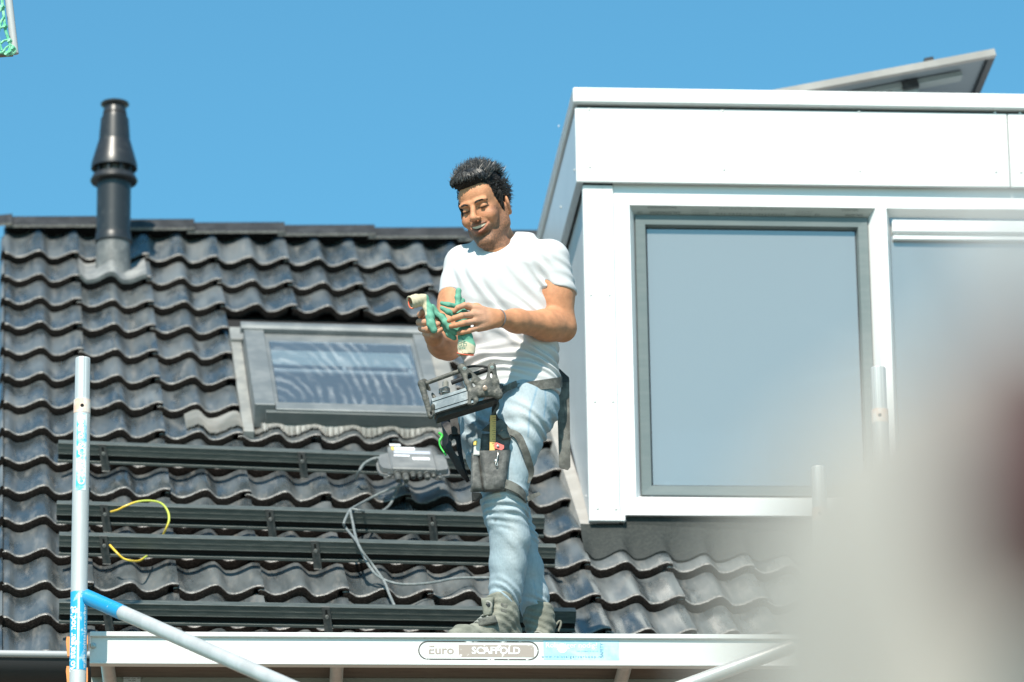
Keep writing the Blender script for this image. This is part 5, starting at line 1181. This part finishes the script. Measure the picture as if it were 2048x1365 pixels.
# ---------------------------------------------------------------- tool belt and hanging strap
M_web = mat('worn_black_webbing', (.085, .085, .078), .85, col2=(.17, .17, .155), nscale=25, bump=.35, bscale=380, spec=.25)
M_webd = mat('black_webbing', (.02, .02, .02), .7, col2=(.04, .04, .04), nscale=30, bump=.3, bscale=300)
z0_, cx_, cy_, a_, b_ = lv(752, 930, 1113, .114, .02)
belt = thing('tool_belt', mp(1015, 755, -.1), 'worn grey-black webbing tool belt round the man\'s waist with a hanging end', 'belt')
P = [[], [], [], []]; xL, xRr = mp(930, 0)[0], mp(1113, 0)[0]
for a in np.linspace(0, 2*math.pi, 73):
    u, v = (a_+.012)*math.cos(a), (b_+.012)*math.sin(a); x = cx_+u*math.cos(TA)-v*math.sin(TA); y = cy_+u*math.sin(TA)+v*math.cos(TA)
    t = np.clip((x-xL)/(xRr-xL), 0, 1); zz = mp(0, 775-33*t**.8, y-YM)[2]; hw = .013+.007*t; nv = nrm(np.array([x-cx_, y-cy_, 0]))
    for k, (dz, dn_) in enumerate(((-hw, -.001), (-hw, .003), (hw, .003), (hw, -.001))): P[k].append(np.array([x, y, zz+dz])+nv*dn_)
MB().grid(P).build('belt_band', M_web, belt, smooth=50)
def strap(pts, w_, t_, mm, name, par, wdir):
    C = curve_pts(pts, 6); W_ = np.asarray(wdir, float); m = MB(); G = [[], [], [], []]
    for i, c in enumerate(C):
        tg = nrm(C[min(i+1, len(C)-1)]-C[max(i-1, 0)]); wv = nrm(W_-tg*np.dot(W_, tg)); nn = np.cross(tg, wv); ww = w_ if not callable(w_) else w_(i/(len(C)-1))
        for k, (sa, sb) in enumerate(((-1, -1), (1, -1), (1, 1), (-1, 1))): G[k].append(c+wv*ww*sa+nn*t_*sb)
    G.append(G[0]); m.grid(G); n_ = len(C); return m.build(name, mm, par, smooth=50)
m = MB(); ds = .02
m.prism([mp(1109, 731, ds), mp(1112, 731, ds), mp(1138, 755, ds), mp(1139, 764, ds), mp(1112, 767, ds)], EY*.007); m.build('strap_fold', M_webd, belt)
m = MB(); m.prism([mp(1111.5, 765.5, ds+.001), mp(1138.5, 762.5, ds+.001), mp(1140, 850, ds+.002), mp(1141, 934, ds+.001), mp(1136, 940, ds), mp(1121, 936, ds), mp(1118.5, 932, ds), mp(1116, 850, ds-.004)], EY*.006); m.build('hanging_end', M_web, belt)
m = MB(); m.box(mp(1106.5, 746, -.0), (.0045, 0, 0), (0, .03, 0), (0, 0, .026), 0, .002); m.build('buckle', M_webd, belt)
strap([mp(1000, 786, -.13), mp(1012, 778, -.145), mp(1024, 772, -.14), mp(1033, 768, -.12)], .011, .003, M_web, 'belt_flap', belt, EZ)
# ---------------------------------------------------------------- leg pouch with straps
M_leath = mat('worn_grey_leather', (.062, .062, .059), .55, col2=(.16, .157, .148), nscale=22, lo=.42, hi=.70, bump=.2, bscale=70, spec=.4)
M_mesh = mat('mesh_padding', (.06, .06, .05), .9, col2=(.16, .155, .14), nscale=150, lo=.47, hi=.55, bump=.6, bscale=300, detail=0)
pouch = thing('leg_pouch', mp(985, 940, -.2), 'scuffed dark grey leather pouch strapped to the man\'s near thigh', 'pouch')
def pillow(name, q, dy, bulge, thick, mm, par, n=12, top_open=False):
    TL, TR, BR, BL_ = (np.array(p, float) for p in q); G = []; Gb = []
    for v in np.linspace(0, 1, n):
        r_, rb = [], []
        for u in np.linspace(0, 1, n):
            p = (TL*(1-u)+TR*u)*(1-v)+(BL_*(1-u)+BR*u)*v; e = (1-abs(2*u-1)**5)*(1-(abs(2*v-1)**5 if (v > .5 or not top_open) else 0)); d = dy if not callable(dy) else dy(v)
            r_.append(mp(*p, d-bulge*(e**.5))); rb.append(mp(*p, d+thick))
        G.append(r_); Gb.append(rb)
    m = MB(); m.grid(G); m.grid(Gb)
    for a, b in ((G[0], Gb[0]), (G[-1], Gb[-1]), ([g[0] for g in G], [g[0] for g in Gb]), ([g[-1] for g in G], [g[-1] for g in Gb])): m.grid([a, b])
    return m.build(name, mm, par, smooth=50)
M_bdark = mat('dark_boot_panel', (.085, .088, .078), .85, col2=(.14, .14, .12), nscale=40, bump=.4, bscale=200)
for nm_, q_, dy_, bu_, th_ in pillow_jobs: pillow(nm_, q_, dy_, bu_, th_, M_bdark if nm_ != 'tongue' else M_boot, lb)
pd = lambda v: -.185-.008*v
pillow('back_panel', ((964, 868), (1022, 866), (1020, 905), (956, 905)), -.178, .006, .012, M_leath, pouch)
pillow('pocket', ((955, 902), (1021.5, 900), (1011, 983), (967, 985)), pd, .030, .02, M_leath, pouch, 16, True)
pillow('knife_sleeve', ((943, 907), (957, 904), (968, 984), (941, 985)), lambda v: -.183-.006*v, .018, .02, M_leath, pouch, 12, True)
pillow('yoke', ((992, 836), (1003, 838), (1035, 872), (962, 862)), lambda v: -.16-.015*v, .006, .012, M_web, pouch)
pillow('mesh_side', ((1021, 872), (1037, 874), (1040, 958), (1012, 964)), -.165, .008, .012, M_mesh, pouch)
m = MB(); m.lathe([(.0068, 0), (.0068, .002), (.004, .004)], mp(992, 923, -.222), nrm(CAM-mp(992, 923)), 12); m.build('rivet', M_bolt, pouch)
m = MB(); m.tube(curve_pts([mp(994, 901, -.215), mp(996, 908, -.226), mp(993, 922, -.226), mp(991, 929, -.226), mp(994, 932, -.226), mp(995, 926, -.226)], 5), .0015, 6); m.build('wire_hook', M_bolt, pouch, smooth=True)
strap([mp(1012, 862, -.175), mp(1035, 872, -.185), mp(1047, 895, -.185), mp(1056, 920, -.17), mp(1061, 944, -.145), mp(1052, 964, -.14)], .013, .002, M_web, 'thigh_strap', pouch, np.array([1, 0, .25]))
strap([mp(1010, 968, -.205), mp(1022, 972, -.205), mp(1038, 981, -.195), mp(1050, 994, -.165), mp(1052, 1003, -.12)], .016, .0025, M_web, 'knee_strap', pouch, EZ)
strap([mp(1046, 1000, -.12), mp(1056, 998, -.13), mp(1068, 992, -.12), mp(1080, 987, -.12)], lambda t: .012-.007*t, .002, M_web, 'strap_tail', pouch, EZ)
strap([mp(1002, 770, -.155), mp(997, 790, -.17), mp(990, 808, -.175), mp(988, 828, -.175), mp(995, 842, -.165)], .008, .004, M_webd, 'suspension_strap', pouch, np.array([1, 0, .2]))
strap([mp(1004, 772, -.158), mp(992, 795, -.178), mp(996, 812, -.182), mp(984, 832, -.178), mp(980, 845, -.17)], .005, .003, M_web, 'suspension_strap', pouch, np.array([1, 0, -.3]))
pillow('strap_loop', ((994, 868), (1010, 858), (1024, 876), (1006, 880)), -.19, .010, .004, M_web, pouch)
m = MB(); m.prism([mp(944, 985, -.19), mp(962, 986, -.20), mp(965, 994, -.19), mp(952, 1000, -.18), mp(945, 1001, -.18)], EY*.02); m.build('lower_flap', M_webd, pouch)
# things carried in the pouch
M_yel = mat('yellow_wood_rule', (.75, .48, .16), .55, col2=(.66, .40, .12), nscale=60, stretch=(1, 1, 8))
m = MB()
for k in range(3): m.box((mp(986, 832, -.205+.004*k)+mp(985, 905, -.205+.004*k))/2, EX*.0105, EY*.0018, (mp(986, 830, -.2)-mp(985, 905, -.2))/2, 0, .001)
rul = thing('folding_rule', mp(985, 905, -.2), 'yellow folding rule sticking up out of the leg pouch', 'ruler'); m.build('rule_blade', M_yel, rul)
m = MB()
for k in range(14):
    c = mp(986, 835, -.2075)*(1-k/16)+mp(985, 905, -.2075)*k/16; m.box(c+EX*(.006 if k % 2 else .004)*1.0, EX*(.004 if k % 2 else .006), EY*.0004, EZ*.0006)
g_ = m.build('scale_marks', mat('rule_marks', (.12, .08, .04), .7), rul); g_['kind'] = 'stuff'
kn_ = thing('utility_knife', mp(954, 905, -.2), 'pale utility knife with yellow slider in the left pocket of the pouch', 'knife')
m = MB(); a, b = mp(955, 878, -.200), mp(953, 912, -.200); m.box((a+b)/2, EX*.0115, EY*.006, (a-b)/2, 0, .004); m.build('handle', mat('pale_grip', (.52, .51, .49), .5), kn_)
m = MB(); a, b = mp(951, 882, -.207), mp(950, 891, -.207); m.box((a+b)/2, EX*.006, EY*.003, (a-b)/2, 0, .001); m.build('slider', M_laby, kn_)
rt_ = thing('red_pliers_grip', mp(998, 894, -.2), 'small red tool grip beside the yellow rule in the pouch', 'tool')
m = MB(); m.prism([mp(989, 887, -.212), mp(993, 885, -.212), mp(1008, 891, -.212), mp(1008, 897, -.212), mp(1003, 901, -.212), mp(989, 897, -.212)], EY*.008); m.build('grip', mat('red_grip', (.62, .14, .12), .5), rt_)
m = MB(); m.lathe([(.0045, 0), (.0045, .003), (.002, .004)], mp(996, 893, -.2125), -EY, 12); m.build('pivot', M_bolt, rt_)
# ---------------------------------------------------------------- black side bag with a green clip
M_nyl = mat('black_nylon', (.006, .006, .008), .55, col2=(.014, .015, .018), nscale=14, bump=.5, bscale=25, spec=.4)
bag = thing('side_bag', mp(910, 900, -.1), 'black nylon bag hanging at the man\'s far hip', 'bag')
outl = [(882, 846), (893, 838), (902, 829), (912, 834), (919, 850), (922, 880), (925, 908), (931, 938), (940, 962), (934, 966), (926, 958), (912, 938), (897, 912), (888, 900), (884, 888), (886, 868)]
ctr = np.mean(outl, 0); m = MB(); rings = []
for f, d in ((1, .05), (1.0, -.03), (.9, -.055), (.6, -.068), (.25, -.072)): rings.append([mp(*(ctr+(np.array(p)-ctr)*f), -.06+d) for p in outl+outl[:1]])
m.grid(rings); m.build('bag_body', M_nyl, bag, smooth=60)
strap([mp(905, 800, -.10), mp(906, 818, -.12), mp(908, 840, -.13), mp(912, 870, -.138)], .014, .003, M_webd, 'bag_strap', bag, EX)
m = MB(); m.tube(curve_pts([mp(877, 866, -.10), mp(884, 872, -.10), mp(879, 884, -.10), mp(882, 896, -.10), mp(892, 911, -.11)], 6), [.005]*12+[.0032]*13, 8); m.build('green_clip', mat('green_plastic_clip', (.06, .55, .08), .35), bag, smooth=True)
# ---------------------------------------------------------------- hand carrier tool hooked on the belt
M_cast = mat('scuffed_black_casting', (.07, .07, .062), .62, col2=(.20, .185, .16), nscale=45, lo=.45, hi=.70, bump=.3, bscale=120)
M_prof = mat('aluminium_profile', (.22, .235, .245), .42, .5, col2=(.42, .43, .43), nscale=20, bump=.06)
tl_ = thing('panel_carrier', mp(920, 790, -.25), 'aluminium hand carrier with black cast end brackets and grip bars hooked on the belt', 'hand tool')
DN, DF = -.31, -.20                                                     # near and far sides of the carrier
m = MB(); fc = [mp(863, 798, DN), mp(940, 773, DN), mp(942, 804, DN), mp(870, 826, DN)]; m.prism(fc, EY*.075); bodyo = m.build('profile_body', M_prof, tl_)
for f in (.22, .8):
    m = MB(); a = fc[0]*(1-f)+fc[3]*f; b = fc[1]*(1-f)+fc[2]*f; m.tube([a-EY*.0005, b-EY*.0005], .0012, 6); m.build('groove', M_hole, bodyo)
def plate(name, pts, dy, th, mm, par): m = MB(); m.prism([mp(*p, dy) for p in pts], EY*th); return m.build(name, mm, par)
def limb(name, pts, rs, par, mm=None, flat=.6): 
    P = [mp(*p) for p in pts]; lo_ = np.min(P, 0)-.04; hi_ = np.max(P, 0)+.04; v = Vox(lo_, hi_, .0026); v.chain(P, rs, .006, False, (EY, flat)); return v, P
# right bracket: an X-shaped casting
v, P = limb('b', [(923, 735, DN-.012), (969, 776, DN-.012), (997, 792, DN-.005)], [.013, .016, .014], tl_)
for pts, rs in (([(924, 736, DN-.012), (936, 765, DN-.012), (944, 785, DN-.012), (941, 808, DN-.012)], [.0135, .011, .012, .011]), ([(984, 733, DN-.012), (982, 755, DN-.012), (972, 778, DN-.012)], [.0135, .014, .017]), ([(984, 735, DN-.012), (990, 765, DN-.01), (997, 790, DN-.005)], [.012, .014, .012]), ([(944, 785, DN-.012), (972, 782, DN-.012), (997, 788, DN-.008)], [.013, .022, .014]), ([(944, 792, DN-.012), (952, 800, DN-.012), (949, 806, DN-.012)], [.012, .008, .007]), ([(972, 770, DN-.012), (958, 782, DN-.012)], [.02, .018])):
    v.chain([mp(*p) for p in pts], rs, .008, False, (EY, .55))
v.ell(mp(940, 754, DN-.02), (.0075, .03, .014), np.eye(3), .003, True); v.ell(mp(983, 750, DN-.02), (.005, .03, .012), np.eye(3), .003, True); v.ell(mp(945, 803, DN-.02), (.004, .03, .010), np.eye(3), .003, True)
brk = v.mesh('end_bracket', M_cast, tl_)
for p in ((929, 738), (984, 736)):
    m = MB(); m.lathe([(.0072, 0), (.0072, .003), (.003, .0035), (.003, .0022)], mp(*p, DN-.0195), -EY+EZ*-.2, 14); m.build('screw_head', M_bolt, brk)
m = MB(); m.lathe([(.009, 0), (.009, .006), (.006, .008), (.006, .016)], mp(970, 777, DN-.021), -EY-.25*EZ, 12); m.build('locking_bolt', mat('coppery_bolt', (.50, .36, .28), .4, .5), brk, smooth=30)
# left bracket
v, P = limb('b', [(843, 768, DN+.0), (851, 797, DN-.006), (861, 833, DN-.006)], [.013, .010, .0095], tl_, flat=.9)
v.chain([mp(847, 765, DN+.03), mp(862, 785, DN+.05), mp(872, 800, DN+.03)], [.011, .007, .006], .006); v.cone(mp(843, 767, DN), mp(849, 765, DN+.03), .012, .012, .006); v.chain([mp(861, 833, DN), mp(868, 826, DN+.01), mp(866, 812, DN)], [.0095, .008, .007], .005); v.ell(mp(862, 828, DN-.01), (.003, .03, .007), np.eye(3), .002, True)
v.mesh('end_bracket', M_cast, tl_)
for a, b, r_ in (((849, 768, DN+.01), (929, 739, DN), .0078), ((903, 766, DN+.07), (984, 736, DN+.02), .0085)):
    m = MB(); m.tube([mp(*a), mp(*b)], r_, 14); m.build('grip_bar', M_cast if r_ < .008 else M_blackpl, tl_, smooth=True)
m = MB(); m.tube(curve_pts([mp(928, 737, DN+.01), mp(945, 733, DN), mp(962, 733, DN), mp(980, 736, DN)], 6), .0045, 8); m.build('cable_loop', M_webd, tl_, smooth=True)
m = MB(); m.lathe([(.012, -.02), (.012, .0), (.016, .004), (.016, .012), (.011, .018), (.011, .035), (.006, .042)], mp(891, 784, DN+.05), EZ, 18); m.build('adjuster_knob', mat('grey_knob', (.22, .22, .20), .5), tl_, smooth=35)
m = MB(); m.tube([mp(889, 788, DN+.05)+.019*np.array([math.cos(t), math.sin(t), 0])+EZ*.0022*t/math.pi for t in np.linspace(0, 8*math.pi, 65)], .0016, 6); m.build('spring', M_bolt, tl_, smooth=True)
plate('belt_plate', [(975, 790), (1000, 783), (998, 800), (960, 806)], DN+.07, .05, M_webd, tl_)
plate('lower_guard', [(872, 828), (945, 806), (990, 795), (990, 801), (930, 820), (875, 836)], DN+.02, .07, M_webd, tl_)
# ---------------------------------------------------------------- gloves in the hands
GA = np.array([.12, .33, .235]); GC = np.array([.52, .46, .33])
M_glove = vcol_mat('latex_coated_knit', .62, .25, 420, .3, 0, .14, 60)
DG = -.335
def glove(name, label, prims, cuff, colf, hem, h=.0022):
    P = [mp(*p) for ch, _ in prims for p in ch]+[mp(*p) for p in cuff[0]]; v = Vox(np.min(P, 0)-.05, np.max(P, 0)+.05, h)
    for ch, rs in prims: v.chain([mp(*p) for p in ch], rs, .007, False, (EY, .8))
    C = [mp(*p) for p in cuff[0]]; v.chain(C, cuff[1], .006, False, cuff[2]); 
    if cuff[3] is not None: v.chain([mp(*p) for p in cuff[3][0]], cuff[3][1], .002, True, cuff[2])
    if len(cuff) > 4: v.cut(mp(*cuff[4][0]), np.array(cuff[4][1]), .002)
    v.disp(lambda x, y, z: .0005*fold((x, y, z), (.7, .2, .7), .016, .2, 3))
    t = thing(name, mp(*prims[0][0][0]), label, 'glove', 'green and cream work gloves'); o = v.mesh('glove_shell', M_glove, t, colf)
    m = MB(); m.tube(curve_pts([mp(*p) for p in hem], 6), .0019, 7); m.build('red_hem', mat('red_hem_knit', (.75, .12, .06), .7), t, smooth=True)
    return t
cA, cAe = mp(820, 606, DG-.012), mp(846, 598, DG)
def colA(Vt):
    d = nrm(cAe-cA); t = (Vt-cA)@d; L_ = np.linalg.norm(cAe-cA); g = np.maximum(sstep(-.002, .002, Vt[:, 0]-mp(846.5, 0, DG)[0]), sstep(-.002, .002, mp(0, 617, DG)[2]-Vt[:, 2]))[:, None]; return GC*(1-g)+GA*g
dcu = nrm(cAe-cA)
glove('work_glove', 'green coated glove with its cream cuff opening to the left, in the man\'s far hand',
      [([(848, 602, DG), (857, 618, DG-.005), (860, 634, DG-.012), (862, 648, DG-.016), (868, 660, DG-.014)], [.017, .0155, .0150, .0145, .0125]),
       ([(860, 622, DG), (872, 628, DG+.004), (884, 634, DG+.004), (892, 645, DG+.0), (900, 656, DG), (912, 665, DG+.004)], [.012, .008, .0115, .0125, .0125, .0105]),
       ([(864, 615, DG+.02), (880, 640, DG+.03), (900, 668, DG+.02), (908, 676, DG+.02)], [.012, .014, .013, .010])],
      ([(817, 607, DG-.014), (832, 602, DG-.006), (847, 599, DG)], [.0245, .0225, .0195], None, ([(810, 609, DG-.018), (838, 600, DG-.004)], [.0205, .0165]), ((819.5, 606, DG-.012), -dcu)),
      colA, [tuple(x) for x in []] or [(824+12.6*math.cos(a)*.55, 604.6+12.6*math.sin(a), DG-.012-.010*math.cos(a)) for a in np.linspace(0, 2*math.pi, 17)])
zcut, xcut = mp(0, 671, DG)[2], mp(930, 0, DG)[0]
def colB(Vt):
    g = sstep(-.004, .004, (Vt[:, 2]-zcut)*1.0+.42*(Vt[:, 0]-xcut))[:, None]; return GC*(1-g)+GA*g
glove('work_glove', 'green coated glove with its cream cuff hanging down from the man\'s near hand',
      [([(917, 582, DG+.02), (916, 595, DG+.02), (916, 612, DG+.02), (922, 632, DG+.01)], [.0105, .0105, .010, .018]),
       ([(926, 601, DG+.025), (924, 612, DG+.025), (924, 630, DG+.02)], [.0075, .008, .012]),
       ([(884, 607, DG), (898, 610, DG), (914, 613, DG+.01), (924, 630, DG+.015)], [.0075, .0085, .009, .014]),
       ([(884, 617, DG-.01), (896, 624, DG-.01), (912, 632, DG), (924, 640, DG+.01)], [.0080, .0095, .010, .016]),
       ([(924, 632, DG+.015), (926, 655, DG+.012), (931, 676, DG+.0)], [.026, .026, .024])],
      ([(931, 676, DG), (933, 692, DG-.002), (932, 716, DG-.004)], [.0255, .0305, .0295], (EY, .5), ([(932, 702, DG-.004), (932, 719, DG-.004)], [.022, .0265]), ((931, 711, DG), (.12, 0, -1))),
      colB, [(931+16.2*math.cos(a), 708.2+2.4*math.cos(a)+1.6*math.sin(a), DG-.004-.0140*math.sin(a)) for a in np.linspace(0, 2*math.pi, 21)])
m = MB(); fpx = mp(926, 690, DG-.020); ex_ = nrm(mp(940, 693, DG)-mp(912, 688, DG)); ez_ = nrm(np.cross(ex_, -EY)); ez_ = ez_ if ez_[2] > 0 else -ez_
text_on(m, '510', mp(922, 677, DG-.0165), ex_, ez_, .014, 1.1, 1, 0, .0004); text_on(m, 'GRIP', mp(924, 683.5, DG-.0175), ex_, ez_, .0105, 1.1, 1, 0, .0003); text_on(m, 'FLEX', mp(924, 696, DG-.0185), ex_, ez_, .0105, 1.1, 1, 0, .0003)
for px in (920, 930): m.add([mp(px+dx, 689.5+dy, DG-.0185) for dx, dy in ((-3.6, -3), (3.6, -2.4), (3.6, 3.4), (-3.6, 2.8), (-2.6, -2), (2.6, -1.5), (2.6, 2.4), (-2.6, 2))], [(0, 1, 5, 4), (1, 2, 6, 5), (2, 3, 7, 6), (3, 0, 4, 7)])
gl_b = [o for o in bpy.data.objects if o.name.startswith('work_glove')][-1]
m.build('glove_print', mat('green_print', (.06, .20, .15), .7), gl_b, fix=False)
# bracelet
bd = nrm(LW-LE); ringo('bracelet', LW-bd*.012, bd, .0315, .0022, mat('grey_cord', (.15, .15, .16), .6), man)
